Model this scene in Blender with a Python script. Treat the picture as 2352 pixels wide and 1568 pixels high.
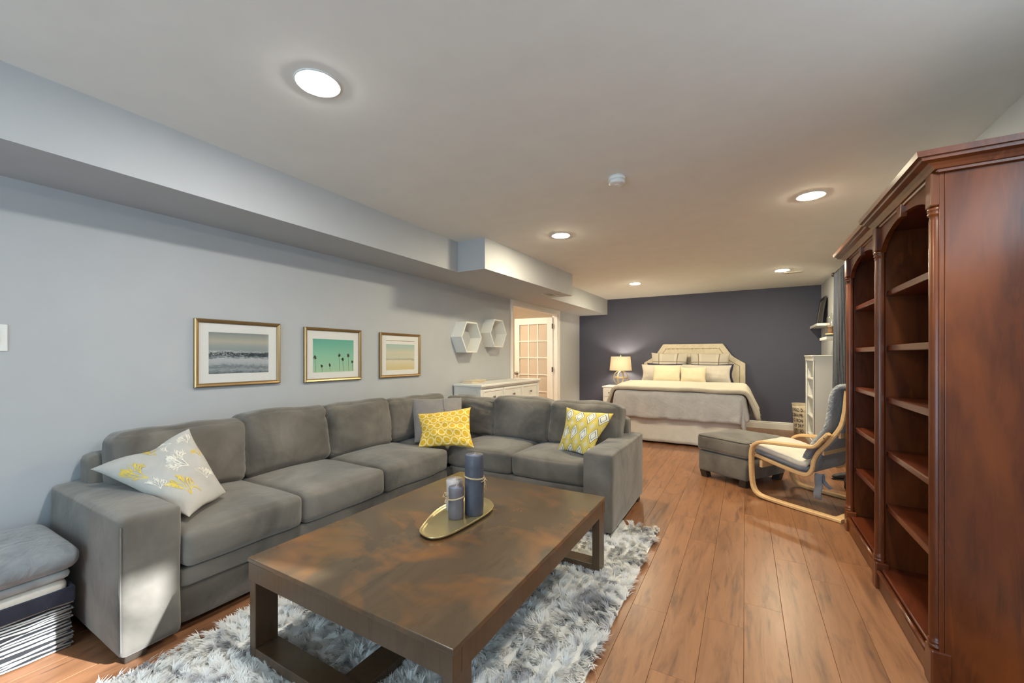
import bpy, bmesh, math, random
import numpy as np
from mathutils import Vector, Matrix, noise

for o in list(bpy.data.objects):
    bpy.data.objects.remove(o, do_unlink=True)
SC = bpy.context.scene
COL = SC.collection
rnd = random.Random(7)
R = math.radians

# ------------------------------------------------------------------ camera, world, sun, exposure
cam_d = bpy.data.cameras.new('camera')
cam = bpy.data.objects.new('camera', cam_d)
COL.objects.link(cam)
cam_d.sensor_width = 36.0
cam_d.lens = 36.0 * 935.0 / 2352.0
cam_d.shift_y = 34.0 / 2352.0
cam_d.clip_start = 0.02
cam.location = (0, 0, 1.2)
cam.rotation_euler = (R(90), 0, R(29.8))
SC.camera = cam

SC.view_settings.view_transform = 'Standard'
SC.view_settings.look = 'None'
SC.view_settings.gamma = 1.0
SC.view_settings.use_curve_mapping = False
SC.view_settings.exposure = 0.2
SC.cycles.use_denoising = True
SC.cycles.max_bounces = 10
SC.cycles.diffuse_bounces = 6
SC.cycles.sample_clamp_indirect = 4.0
SC.cycles.caustics_reflective = False
SC.cycles.caustics_refractive = False

SKY = 5.6          # overcast sky seen through the windows
SUN = 17.0
POT = 380.0         # recessed ceiling lights
world = bpy.data.worlds.new('sky')
SC.world = world
world.use_nodes = True
bg = world.node_tree.nodes['Background']
bg.inputs[0].default_value = (0.58, 0.83, 1.0, 1)
bg.inputs[1].default_value = SKY

sun_d = bpy.data.lights.new('sun', 'SUN')
sun_d.energy = SUN
sun_d.angle = R(1.2)
sun_d.color = (0.9, 0.97, 1.0)
sun = bpy.data.objects.new('sun', sun_d)
COL.objects.link(sun)
sun.rotation_euler = Vector((-0.963, -0.267, -0.524)).to_track_quat('-Z', 'Y').to_euler()

def portal(name, loc, sx, sy, direction):
    d = bpy.data.lights.new(name, 'AREA')
    d.shape = 'RECTANGLE'
    d.size = sx
    d.size_y = sy
    d.cycles.is_portal = True
    o = bpy.data.objects.new(name, d)
    COL.objects.link(o)
    o.location = loc
    o.rotation_euler = Vector(direction).to_track_quat('-Z', 'Y').to_euler()

XL, XR, YB, YF, HC = -2.966, 1.04, 7.982, -2.4, 2.326
W1 = (0.15, 1.68, 1.66, 2.10)       # right wall hopper window y0 y1 z0 z1
W2 = (-2.2, 0.4, 0.12, 2.05)       # unseen glazed door, added behind the camera for daylight, x0 x1 z0 z1
portal('window_daylight', (XR + 0.1, (W1[0] + W1[1]) / 2, (W1[2] + W1[3]) / 2), W1[1] - W1[0], W1[3] - W1[2], (-1, 0, 0))
portal('added_door_daylight', ((W2[0] + W2[1]) / 2, YF - 0.08, (W2[2] + W2[3]) / 2), W2[1] - W2[0], W2[3] - W2[2], (0, 1, 0))

# ------------------------------------------------------------------ material helpers
def lin(r, g, b):
    def f(c):
        c /= 255.0
        return c / 12.92 if c <= 0.04045 else ((c + 0.055) / 1.055) ** 2.4
    return (f(r), f(g), f(b), 1.0)

class NT:
    def __init__(self, name, rough=0.6, metal=0.0, spec=0.5):
        self.m = bpy.data.materials.new(name)
        self.m.use_nodes = True
        self.t = self.m.node_tree
        self.b = self.t.nodes['Principled BSDF']
        self.b.inputs['Roughness'].default_value = rough
        self.b.inputs['Metallic'].default_value = metal
        self.b.inputs['Specular IOR Level'].default_value = spec
    def n(self, typ, **kw):
        nd = self.t.nodes.new(typ)
        for k, v in kw.items():
            if k.startswith('i_'):
                nd.inputs[k[2:].replace('_', ' ')].default_value = v
            else:
                setattr(nd, k, v)
        return nd
    def l(self, a, b):
        self.t.links.new(a, b)
    def math(self, op, a, b=None, c=None):
        nd = self.t.nodes.new('ShaderNodeMath')
        nd.operation = op
        for i, x in enumerate((a, b, c)):
            if x is None:
                continue
            if isinstance(x, (int, float)):
                nd.inputs[i].default_value = x
            else:
                self.l(x, nd.inputs[i])
        return nd.outputs[0]
    def mix(self, f, a, b):
        nd = self.t.nodes.new('ShaderNodeMix')
        nd.data_type = 'RGBA'
        for i, x in ((0, f), (6, a), (7, b)):
            if isinstance(x, (int, float, tuple)):
                nd.inputs[i].default_value = x
            else:
                self.l(x, nd.inputs[i])
        return nd.outputs[2]
    def ramp(self, f, stops, interp='LINEAR'):
        nd = self.t.nodes.new('ShaderNodeValToRGB')
        cr = nd.color_ramp
        cr.interpolation = interp
        while len(cr.elements) < len(stops):
            cr.elements.new(0.5)
        for e, (p, c) in zip(cr.elements, stops):
            e.position = p
            e.color = c
        self.l(f, nd.inputs[0])
        return nd.outputs[0]
    def coord(self, which='Object', scale=(1, 1, 1), rot=(0, 0, 0), rand=False):
        tc = self.n('ShaderNodeTexCoord')
        s = tc.outputs[which]
        if rand:
            oi = self.n('ShaderNodeObjectInfo')
            vm = self.n('ShaderNodeVectorMath', operation='SCALE')
            cv = self.n('ShaderNodeCombineXYZ')
            self.l(oi.outputs['Random'], cv.inputs[0])
            self.l(oi.outputs['Random'], cv.inputs[1])
            self.l(oi.outputs['Random'], cv.inputs[2])
            self.l(cv.outputs[0], vm.inputs[0])
            vm.inputs['Scale'].default_value = 37.0
            ad = self.n('ShaderNodeVectorMath', operation='ADD')
            self.l(s, ad.inputs[0])
            self.l(vm.outputs[0], ad.inputs[1])
            s = ad.outputs[0]
        mp = self.n('ShaderNodeMapping')
        mp.inputs['Scale'].default_value = scale
        mp.inputs['Rotation'].default_value = rot
        self.l(s, mp.inputs['Vector'])
        return mp.outputs[0]
    def noise(self, vec, scale, detail=3.0, rough=0.5, dist=0.0):
        nd = self.n('ShaderNodeTexNoise')
        nd.inputs['Scale'].default_value = scale
        nd.inputs['Detail'].default_value = detail
        nd.inputs['Roughness'].default_value = rough
        nd.inputs['Distortion'].default_value = dist
        self.l(vec, nd.inputs['Vector'])
        return nd.outputs['Fac']
    def base(self, s):
        if isinstance(s, tuple):
            self.b.inputs['Base Color'].default_value = s
        else:
            self.l(s, self.b.inputs['Base Color'])
    def bump(self, h, strength=0.2, dist=0.01):
        nd = self.n('ShaderNodeBump')
        nd.inputs['Strength'].default_value = strength
        nd.inputs['Distance'].default_value = dist
        self.l(h, nd.inputs['Height'])
        self.l(nd.outputs[0], self.b.inputs['Normal'])

def m_plain(name, c, rough=0.6, metal=0.0, spec=0.5, bump=None, coat=0.0):
    k = NT(name, rough, metal, spec)
    k.base(c)
    v = k.coord()
    f = k.noise(v, 6.0, 2.0)
    k.base(k.mix(f, tuple(x * 0.96 for x in c[:3]) + (1,), tuple(min(1, x * 1.04) for x in c[:3]) + (1,)))
    if bump:
        k.bump(k.noise(v, bump[0], 3.0), bump[1], bump[2])
    if coat:
        k.b.inputs['Coat Weight'].default_value = coat
        k.b.inputs['Coat Roughness'].default_value = 0.1
    return k.m

def m_fabric(name, c1, c2, scale=5.0, weave=900.0, rough=0.9, wrinkle=0.25, sheen=0.2, wscale=7.0):
    k = NT(name, rough, 0, 0.2)
    v = k.coord()
    f = k.noise(v, scale, 4.0, 0.55, 0.6)
    k.base(k.ramp(f, [(0.3, c1), (0.7, c2)]))
    h = k.math('ADD', k.math('MULTIPLY', k.noise(v, wscale, 3.0, 0.5, 1.0), 1.0),
               k.math('MULTIPLY', k.noise(v, weave, 1.0), 0.02))
    k.bump(h, wrinkle, 0.03)
    k.b.inputs['Sheen Weight'].default_value = sheen
    return k.m

def m_wood(name, cols, axis=1, scale=3.0, stretch=14.0, rough=0.35, spec=0.5, bump=0.05, rand=False, patch=None, coat=0.0):
    k = NT(name, rough, 0, spec)
    s = [stretch, stretch, stretch]
    s[axis] = 1.0
    v = k.coord(scale=tuple(s), rand=rand)
    f = k.noise(v, scale, 5.0, 0.6, 0.8)
    n = len(cols)
    c = k.ramp(f, [(0.28 + 0.44 * i / (n - 1), cols[i]) for i in range(n)])
    if rand:
        oi = k.n('ShaderNodeObjectInfo')
        hsv = k.n('ShaderNodeHueSaturation')
        k.l(c, hsv.inputs['Color'])
        k.l(k.math('ADD', k.math('MULTIPLY', oi.outputs['Random'], 0.12), 0.94), hsv.inputs['Value'])
        c = hsv.outputs[0]
    if patch:
        v2 = k.coord(scale=patch[3], rand=rand)
        f2 = k.ramp(k.noise(v2, patch[1], 3.0, 0.55, 0.5), [(patch[2], (0, 0, 0, 1)), (patch[2] + 0.26, (1, 1, 1, 1))])
        c = k.mix(f2, c, patch[0])
    k.base(c)
    k.bump(f, bump, 0.004)
    if coat:
        k.b.inputs['Coat Weight'].default_value = coat
        k.b.inputs['Coat Roughness'].default_value = 0.15
    return k.m

def m_emit(name, c, s):
    k = NT(name)
    k.base(c)
    k.b.inputs['Emission Color'].default_value = c
    k.b.inputs['Emission Strength'].default_value = s
    return k.m

def m_glass(name, gloss=0.06, tint=(1, 1, 1, 1), rough=0.02):
    m = bpy.data.materials.new(name)
    m.use_nodes = True
    t = m.node_tree
    t.nodes.remove(t.nodes['Principled BSDF'])
    out = t.nodes['Material Output']
    tr = t.nodes.new('ShaderNodeBsdfTransparent')
    tr.inputs[0].default_value = tint
    gl = t.nodes.new('ShaderNodeBsdfGlossy')
    gl.inputs['Roughness'].default_value = rough
    mx = t.nodes.new('ShaderNodeMixShader')
    mx.inputs[0].default_value = gloss
    t.links.new(tr.outputs[0], mx.inputs[1])
    t.links.new(gl.outputs[0], mx.inputs[2])
    t.links.new(mx.outputs[0], out.inputs['Surface'])
    return m

M = {}
M['wall'] = m_plain('wall_paint', lin(183, 185, 188), 0.85, bump=(180, 0.04, 0.002))
M['ceiling'] = m_plain('ceiling_paint', lin(238, 237, 233), 0.9, bump=(150, 0.05, 0.002))
M['navy'] = m_plain('navy_paint', lin(80, 82, 98), 0.75, bump=(180, 0.04, 0.002))
M['cream_wall'] = m_plain('hall_paint', lin(226, 214, 196), 0.85)
M['trim'] = m_plain('trim_white', lin(236, 234, 228), 0.45)
M['white'] = m_plain('white_lacquer', lin(232, 231, 226), 0.4)
M['plank'] = m_wood('laminate_planks', [lin(110, 73, 51), lin(137, 94, 65), lin(151, 105, 73), lin(124, 83, 58)], 1, 2.2, 7.0, 0.33, 0.45, 0.05, True,
                    patch=(lin(84, 58, 46), 3.0, 0.55, (9, 1.6, 1)))
M['subfloor'] = m_plain('plank_joints', lin(74, 48, 34), 0.8)
M['cherry'] = m_wood('cherry_wood', [lin(60, 27, 10), lin(94, 44, 17), lin(78, 35, 12), lin(112, 55, 20)], 2, 2.6, 7.0, 0.30, 0.5, 0.03, False,
                     patch=(lin(128, 66, 24), 1.7, 0.46, (2.4, 2.4, 0.8)), coat=0.12)
M['cherry_h'] = m_wood('cherry_wood_shelf', [lin(66, 28, 14), lin(98, 45, 23), lin(86, 37, 18)], 1, 2.6, 9.0, 0.30, 0.5, 0.03, False, coat=0.25)
M['low_bounce'] = m_plain('low_bounce_top', lin(78, 68, 60), 0.95)  # dull brown chosen to keep red bounce off the ceiling
M['table'] = m_wood('distressed_walnut', [lin(68, 56, 43), lin(84, 68, 51), lin(75, 60, 45), lin(92, 72, 51)], 1, 1.6, 3.0, 0.25, 0.5, 0.015, False,
                    patch=(lin(132, 86, 44), 1.6, 0.49, (1.6, 2.2, 1)), coat=0.15)
M['table_leg'] = m_wood('walnut_legs', [lin(62, 48, 35), lin(82, 62, 43), lin(72, 54, 38)], 2, 3.0, 8.0, 0.32, 0.5, 0.04)
M['birch'] = m_wood('bent_birch', [lin(206, 164, 112), lin(224, 184, 132), lin(214, 172, 120)], 0, 3.0, 14.0, 0.4, 0.4, 0.02)
M['sofa'] = m_fabric('grey_microfibre', lin(80, 75, 69), lin(124, 117, 108), 3.0, 700, 0.92, 0.30, 0.35, 5.0)
M['sofa_dark'] = m_plain('sofa_feet', lin(58, 48, 40), 0.5)
M['gold'] = m_plain('brushed_gold_frame', lin(176, 146, 104), 0.35, 0.85)
M['brass'] = m_plain('brass_tray', lin(204, 188, 142), 0.32, 0.85)
M['mat_board'] = m_plain('mat_board', lin(238, 236, 232), 0.8)
M['glass'] = m_glass('picture_glass', 0.05)
M['pane'] = m_glass('window_pane', 0.05)
M['frosted_bright'] = m_glass('door_pane', 0.08, (0.95, 0.93, 0.9, 1), 0.15)
def brighten_pane(m):  # hall brightness put into the pane colour as a pale diffuse mix
    t = m.node_tree
    out = t.nodes['Material Output']
    old = out.inputs['Surface'].links[0].from_socket
    df = t.nodes.new('ShaderNodeBsdfDiffuse')
    df.inputs[0].default_value = lin(238, 228, 212)
    mx = t.nodes.new('ShaderNodeMixShader')
    mx.inputs[0].default_value = 0.45
    t.links.new(old, mx.inputs[1])
    t.links.new(df.outputs[0], mx.inputs[2])
    t.links.new(mx.outputs[0], out.inputs['Surface'])
brighten_pane(M['frosted_bright'])
M['nickel'] = m_plain('satin_nickel', lin(150, 146, 138), 0.3, 0.95)
M['dark_metal'] = m_plain('dark_bronze', lin(72, 64, 54), 0.4, 0.8)
M['plastic'] = m_plain('white_plastic', lin(230, 230, 228), 0.4)
M['candle_dark'] = m_plain('charcoal_wax', lin(74, 77, 88), 0.5, bump=(40, 0.35, 0.006))
M['candle_mid'] = m_plain('mauve_grey_wax', lin(108, 102, 106), 0.5, bump=(40, 0.3, 0.006))
M['candle_light'] = m_plain('pale_wax', lin(196, 184, 178), 0.5, bump=(40, 0.2, 0.004))
M['wax_top'] = m_plain('wax_top', lin(140, 138, 148), 0.45)
M['twine'] = m_plain('jute_twine', lin(200, 176, 138), 0.9)
M['blanket_grey'] = m_fabric('grey_knit_throw', lin(120, 124, 128), lin(150, 152, 154), 12, 500, 0.95, 0.35, 0.4, 14)
M['blanket_light'] = m_fabric('pale_grey_throw', lin(150, 152, 152), lin(172, 173, 172), 12, 500, 0.95, 0.3, 0.4, 14)
M['blanket_cream'] = m_fabric('cream_throw', lin(206, 198, 186), lin(220, 213, 202), 12, 500, 0.95, 0.25, 0.3, 14)
M['navy_cloth'] = m_fabric('navy_liner', lin(44, 46, 58), lin(58, 60, 72), 10, 500, 0.9, 0.3, 0.2, 16)
M['rush'] = m_plain('grey_rush', lin(168, 168, 166), 0.55, spec=0.5)
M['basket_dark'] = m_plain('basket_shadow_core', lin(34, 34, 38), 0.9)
M['linen'] = m_fabric('cream_linen', lin(206, 194, 170), lin(220, 208, 184), 20, 900, 0.9, 0.1, 0.1, 10)
M['duvet'] = m_fabric('pale_grey_duvet', lin(182, 181, 182), lin(194, 193, 193), 8, 900, 0.9, 0.55, 0.2, 7)
M['duvet_cream'] = m_fabric('cream_duvet_lining', lin(190, 182, 166), lin(200, 192, 176), 8, 900, 0.9, 0.22, 0.2, 8)
M['skirt'] = m_fabric('bed_skirt_cotton', lin(222, 219, 212), lin(230, 227, 220), 8, 900, 0.9, 0.15, 0.1, 6)
M['sham'] = m_fabric('grey_sham', lin(198, 190, 178), lin(208, 200, 188), 8, 900, 0.9, 0.2, 0.1, 9)
M['pillow_cream'] = m_fabric('cream_cushion', lin(214, 202, 172), lin(222, 210, 182), 8, 900, 0.9, 0.15, 0.1, 9)
M['pillow_navy'] = m_fabric('navy_pillowcase', lin(44, 46, 72), lin(54, 56, 84), 8, 900, 0.9, 0.15, 0.1, 9)
M['pillow_grey'] = m_fabric('taupe_grey_cushion', lin(128, 122, 120), lin(140, 134, 131), 10, 900, 0.9, 0.2, 0.2, 9)
M['curtain'] = m_fabric('slate_blue_curtain', lin(48, 53, 66), lin(60, 65, 78), 6, 900, 0.9, 0.1, 0.3, 6)
M['throw'] = m_fabric('blue_grey_throw', lin(124, 129, 134), lin(150, 154, 158), 14, 350, 0.95, 0.5, 0.5, 30)
M['chair_cloth'] = m_fabric('slate_seat_cloth', lin(118, 123, 130), lin(134, 138, 145), 8, 700, 0.9, 0.15, 0.2, 9)
M['chair_seat'] = m_fabric('natural_seat_pad', lin(214, 206, 192), lin(226, 218, 204), 8, 700, 0.9, 0.3, 0.2, 12)
M['black'] = m_plain('black_leather', lin(28, 27, 28), 0.45)
M['black_cloth'] = m_plain('black_cloth', lin(26, 28, 30), 0.9)
M['canvas'] = m_fabric('natural_canvas', lin(208, 192, 166), lin(222, 208, 184), 14, 500, 0.9, 0.3, 0.1, 9)
M['ink'] = m_plain('black_ink', lin(30, 26, 24), 0.9)
M['ring_metal'] = m_plain('champagne_metal', lin(222, 204, 160), 0.35, 0.6)
M['nail'] = m_plain('nailhead_bronze', lin(120, 100, 78), 0.35, 0.8)
M['black_frame'] = m_plain('charcoal_frame', lin(44, 42, 40), 0.5)
M['vent'] = m_plain('vent_metal', lin(206, 198, 184), 0.5)
M['vent_dark'] = m_plain('vent_throat', lin(70, 66, 60), 0.8)
M['lens'] = m_emit('downlight_lens', (1.0, 0.89, 0.63, 1), POT * 1.4)
M['lens_cool'] = m_emit('downlight_lens_cooler', (1.0, 0.985, 0.92, 1), POT * 0.95)

def shade_mat():
    m = bpy.data.materials.new('cream_lamp_shade')
    m.use_nodes = True
    t = m.node_tree
    b = t.nodes['Principled BSDF']
    b.inputs['Base Color'].default_value = lin(244, 234, 214)
    b.inputs['Roughness'].default_value = 0.9
    tl = t.nodes.new('ShaderNodeBsdfTranslucent')
    tl.inputs[0].default_value = lin(250, 236, 208)
    mx = t.nodes.new('ShaderNodeMixShader')
    mx.inputs[0].default_value = 0.35
    t.links.new(b.outputs[0], mx.inputs[1])
    t.links.new(tl.outputs[0], mx.inputs[2])
    t.links.new(mx.outputs[0], t.nodes['Material Output'].inputs['Surface'])
    return m
M['shade'] = shade_mat()

def rug_mat(name, c):
    k = NT(name, 0.85, 0, 0.3)
    v = k.coord(scale=(1.0, 1.6, 1))
    f = k.noise(v, 2.6, 4.0, 0.55, 1.8)
    k.base(k.ramp(f, [(0.33, c[0]), (0.42, c[1]), (0.49, c[2]), (0.6, c[2])]))
    tl = k.n('ShaderNodeBsdfTranslucent')
    k.l(k.b.inputs['Base Color'].links[0].from_socket, tl.inputs[0])
    mx = k.n('ShaderNodeMixShader')
    mx.inputs[0].default_value = 0.45
    k.l(k.b.outputs[0], mx.inputs[1])
    k.l(tl.outputs[0], mx.inputs[2])
    k.l(mx.outputs[0], k.t.nodes['Material Output'].inputs['Surface'])
    return k.m
M['pile'] = rug_mat('shag_pile', [lin(172, 172, 176), lin(220, 219, 220), lin(250, 249, 247)])
M['rug_back'] = m_plain('rug_backing', lin(240, 238, 234), 0.95)

def uv_mats():
    # yellow rings
    k = NT('yellow_ring_print', 0.9, 0, 0.2)
    tc = k.n('ShaderNodeTexCoord')
    sp = k.n('ShaderNodeSeparateXYZ')
    k.l(tc.outputs['UV'], sp.inputs[0])
    V = k.math('MULTIPLY', sp.outputs[1], 5.2)
    row = k.math('MODULO', k.math('FLOOR', V), 2.0)
    U = k.math('ADD', k.math('MULTIPLY', sp.outputs[0], 6.6), k.math('MULTIPLY', row, 0.5))
    fu = k.math('SUBTRACT', k.math('FRACT', U), 0.5)
    fv = k.math('SUBTRACT', k.math('FRACT', V), 0.5)
    r = k.math('SQRT', k.math('ADD', k.math('MULTIPLY', fu, fu), k.math('MULTIPLY', fv, fv)))
    d = k.math('ABSOLUTE', k.math('SUBTRACT', r, 0.42))
    y, w = lin(226, 180, 58), lin(250, 222, 150)
    k.base(k.ramp(d, [(0.0, w), (0.05, w), (0.10, y)]))
    k.bump(k.noise(k.coord(scale=(3, 3, 7)), 6, 3, 0.5, 1.0), 0.5, 0.03)
    M['yellow'] = k.m
    # diamonds
    k = NT('diamond_print', 0.9, 0, 0.2)
    tc = k.n('ShaderNodeTexCoord')
    sp = k.n('ShaderNodeSeparateXYZ')
    k.l(tc.outputs['UV'], sp.inputs[0])
    u = k.math('MULTIPLY', sp.outputs[0], 3.9)
    v = k.math('MULTIPLY', sp.outputs[1], 2.4)
    s = k.math('ADD', k.math('ADD', u, v), 10.0)
    t = k.math('ADD', k.math('SUBTRACT', u, v), 10.0)
    m = k.math('MULTIPLY', k.math('MAXIMUM', k.math('ABSOLUTE', k.math('SUBTRACT', k.math('FRACT', s), 0.5)),
                                  k.math('ABSOLUTE', k.math('SUBTRACT', k.math('FRACT', t), 0.5))), 2.0)
    par = k.math('MODULO', k.math('ADD', k.math('FLOOR', s), k.math('FLOOR', t)), 2.0)
    wh, gy, ye, pa = lin(226, 222, 206), lin(92, 84, 80), lin(216, 190, 96), lin(222, 208, 178)
    A = k.ramp(m, [(0, wh), (0.44, gy), (0.53, wh), (0.79, gy), (0.87, ye)], 'CONSTANT')
    B = k.ramp(m, [(0, pa), (0.36, ye), (0.46, lin(232, 214, 140)), (0.56, ye)], 'CONSTANT')
    k.base(k.mix(par, A, B))
    k.bump(k.noise(k.coord(), 9, 3, 0.5, 1.0), 0.3, 0.02)
    M['diamond'] = k.m
    # plaid
    k = NT('plaid_cotton', 0.9, 0, 0.2)
    tc = k.n('ShaderNodeTexCoord')
    sp = k.n('ShaderNodeSeparateXYZ')
    k.l(tc.outputs['UV'], sp.inputs[0])
    c0, dk, lt = lin(192, 184, 170), lin(132, 120, 106), lin(202, 193, 178)
    a = k.ramp(sp.outputs[0], [(0, c0), (0.20, dk), (0.225, lt), (0.30, c0), (0.66, lt), (0.73, dk), (0.755, c0)], 'CONSTANT')
    fv = k.ramp(sp.outputs[1], [(0, (0, 0, 0, 1)), (0.64, (1, 1, 1, 1)), (0.665, (0, 0, 0, 1))], 'CONSTANT')
    k.base(k.mix(fv, a, dk))
    M['plaid'] = k.m
    # coral base cloth
    M['coral_cloth'] = m_fabric('pale_grey_cushion', lin(176, 171, 164), lin(188, 182, 174), 9, 900, 0.9, 0.15, 0.1, 9)
    M['coral_yellow'] = m_plain('yellow_coral_print', lin(226, 194, 82), 0.9)
    M['coral_cream'] = m_plain('cream_coral_print', lin(232, 224, 208), 0.9)
uv_mats()

def print_mats():
    # sea print
    k = NT('sea_print', 0.7, 0, 0.2)
    tc = k.n('ShaderNodeTexCoord')
    sp = k.n('ShaderNodeSeparateXYZ')
    k.l(tc.outputs['Generated'], sp.inputs[0])
    n1 = k.noise(k.coord('Generated', scale=(1, 5, 26)), 2.2, 5, 0.65, 0.6)
    n2 = k.noise(k.coord('Generated', scale=(1, 3, 0.5)), 2.6, 3, 0.6, 0.3)
    n3 = k.noise(k.coord('Generated', scale=(1, 9, 16)), 3.2, 5, 0.7, 0.8)
    low = k.ramp(sp.outputs[2], [(0.0, (1, 1, 1, 1)), (0.52, (0.8, 0.8, 0.8, 1)), (0.62, (0.15, 0.15, 0.15, 1))])
    h = k.math('ADD', sp.outputs[2], k.math('MULTIPLY', low, k.math('ADD', k.math('MULTIPLY', k.math('SUBTRACT', n1, 0.5), 0.30), k.math('MULTIPLY', k.math('SUBTRACT', n2, 0.5), 0.16))))
    c = k.ramp(h, [(0.0, lin(92, 104, 110)), (0.10, lin(160, 167, 170)), (0.16, lin(116, 127, 132)), (0.24, lin(178, 182, 186)), (0.36, lin(192, 194, 196)),
                   (0.41, lin(120, 131, 137)), (0.44, lin(44, 58, 66)), (0.51, lin(58, 72, 80)), (0.535, lin(190, 192, 190)), (0.56, lin(150, 160, 160)),
                   (0.68, lin(162, 170, 166)), (0.78, lin(188, 182, 166)), (1.0, lin(138, 150, 150))])
    zone = k.ramp(sp.outputs[2], [(0.40, (0, 0, 0, 1)), (0.46, (1, 1, 1, 1)), (0.53, (1, 1, 1, 1)), (0.57, (0, 0, 0, 1))])
    left = k.ramp(sp.outputs[1], [(0.05, (1, 1, 1, 1)), (0.75, (0.1, 0.1, 0.1, 1))])
    foam = k.math('MULTIPLY', k.math('MULTIPLY', zone, left), k.ramp(n3, [(0.50, (0, 0, 0, 1)), (0.58, (1, 1, 1, 1))]))
    k.base(k.mix(foam, c, lin(206, 208, 206)))
    M['sea'] = k.m
    k = NT('palm_sky_print', 0.7, 0, 0.2)
    tc = k.n('ShaderNodeTexCoord')
    sp = k.n('ShaderNodeSeparateXYZ')
    k.l(tc.outputs['Generated'], sp.inputs[0])
    k.base(k.ramp(sp.outputs[2], [(0, lin(172, 208, 172)), (0.5, lin(140, 200, 170)), (1, lin(92, 176, 158))]))
    M['palm_sky'] = k.m
    M['palm'] = m_plain('palm_silhouette', lin(76, 72, 58), 0.8)
    k = NT('beach_print', 0.7, 0, 0.2)
    tc = k.n('ShaderNodeTexCoord')
    sp = k.n('ShaderNodeSeparateXYZ')
    k.l(tc.outputs['Generated'], sp.inputs[0])
    v = k.coord('Generated', scale=(1, 2, 5), rot=(R(12), 0, 0))
    nz = k.noise(v, 1.6, 4, 0.5, 0.5)
    h = k.math('ADD', sp.outputs[2], k.math('MULTIPLY', k.math('SUBTRACT', nz, 0.5), 0.10))
    k.base(k.ramp(h, [(0, lin(214, 196, 138)), (0.2, lin(222, 208, 168)), (0.36, lin(226, 216, 190)), (0.42, lin(168, 164, 146)),
                      (0.45, lin(206, 206, 182)), (0.7, lin(214, 208, 184)), (1, lin(160, 196, 190))]))
    M['beach'] = k.m
print_mats()

# ------------------------------------------------------------------ object helpers
MW = {}
def tag(o, label, cat, group=None):
    o['label'] = label
    o['category'] = cat
    if group:
        o['group'] = group
    return o

def thing(name, label, cat, loc, rotz=0.0, group=None):
    o = bpy.data.objects.new(name, None)
    COL.objects.link(o)
    o.empty_display_size = 0.05
    o.location = loc
    o.rotation_euler = (0, 0, rotz)
    MW[o.name] = Matrix.Translation(Vector(loc)) @ Matrix.Rotation(rotz, 4, 'Z')
    return tag(o, label, cat, group)

def link(o, parent=None, local=False):
    """parent an object; its mesh is in world coordinates unless local"""
    if o.name not in COL.objects:
        COL.objects.link(o)
    MW[o.name] = MW[parent.name] if (parent is not None and local) else Matrix.Identity(4)
    if parent is not None:
        o.parent = parent
        if not local:
            o.matrix_parent_inverse = MW[parent.name].inverted()
        elif parent.type != 'EMPTY':
            MW[o.name] = MW[parent.name]
    return o

def mesh_obj(name, verts, faces, mat, parent=None, smooth=False, local=False):
    me = bpy.data.meshes.new(name)
    me.from_pydata([tuple(v) for v in verts], [], faces)
    me.update()
    if mat:
        me.materials.append(mat)
    if smooth:
        me.polygons.foreach_set('use_smooth', [True] * len(me.polygons))
    o = bpy.data.objects.new(name, me)
    return link(o, parent, local)

def bm_obj(name, bm, mat, parent=None, smooth=False, local=False):
    bmesh.ops.recalc_face_normals(bm, faces=bm.faces)
    me = bpy.data.meshes.new(name)
    bm.to_mesh(me)
    bm.free()
    if mat:
        me.materials.append(mat)
    if smooth:
        me.polygons.foreach_set('use_smooth', [True] * len(me.polygons))
    o = bpy.data.objects.new(name, me)
    return link(o, parent, local)

def bm_box(bm, x0, x1, y0, y1, z0, z1, bev=0.0, seg=2):
    vs = [bm.verts.new(p) for p in ((x0, y0, z0), (x1, y0, z0), (x1, y1, z0), (x0, y1, z0), (x0, y0, z1), (x1, y0, z1), (x1, y1, z1), (x0, y1, z1))]
    fs = [bm.faces.new([vs[i] for i in q]) for q in ((0, 3, 2, 1), (4, 5, 6, 7), (0, 1, 5, 4), (1, 2, 6, 5), (2, 3, 7, 6), (3, 0, 4, 7))]
    if bev:
        es = list({e for f in fs for e in f.edges})
        bmesh.ops.bevel(bm, geom=es, offset=bev, segments=seg, affect='EDGES', profile=0.5)

def box(name, x0, x1, y0, y1, z0, z1, mat, parent=None, bev=0.003, local=False, seg=2):
    bm = bmesh.new()
    bm_box(bm, x0, x1, y0, y1, z0, z1, bev, seg)
    return bm_obj(name, bm, mat, parent, False, local)

def boxes(name, lst, mat, parent=None, bev=0.0, local=False):
    bm = bmesh.new()
    for b in lst:
        bm_box(bm, *b, bev)
    return bm_obj(name, bm, mat, parent, False, local)

def structure(o):
    o['kind'] = 'structure'
    return o

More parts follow.
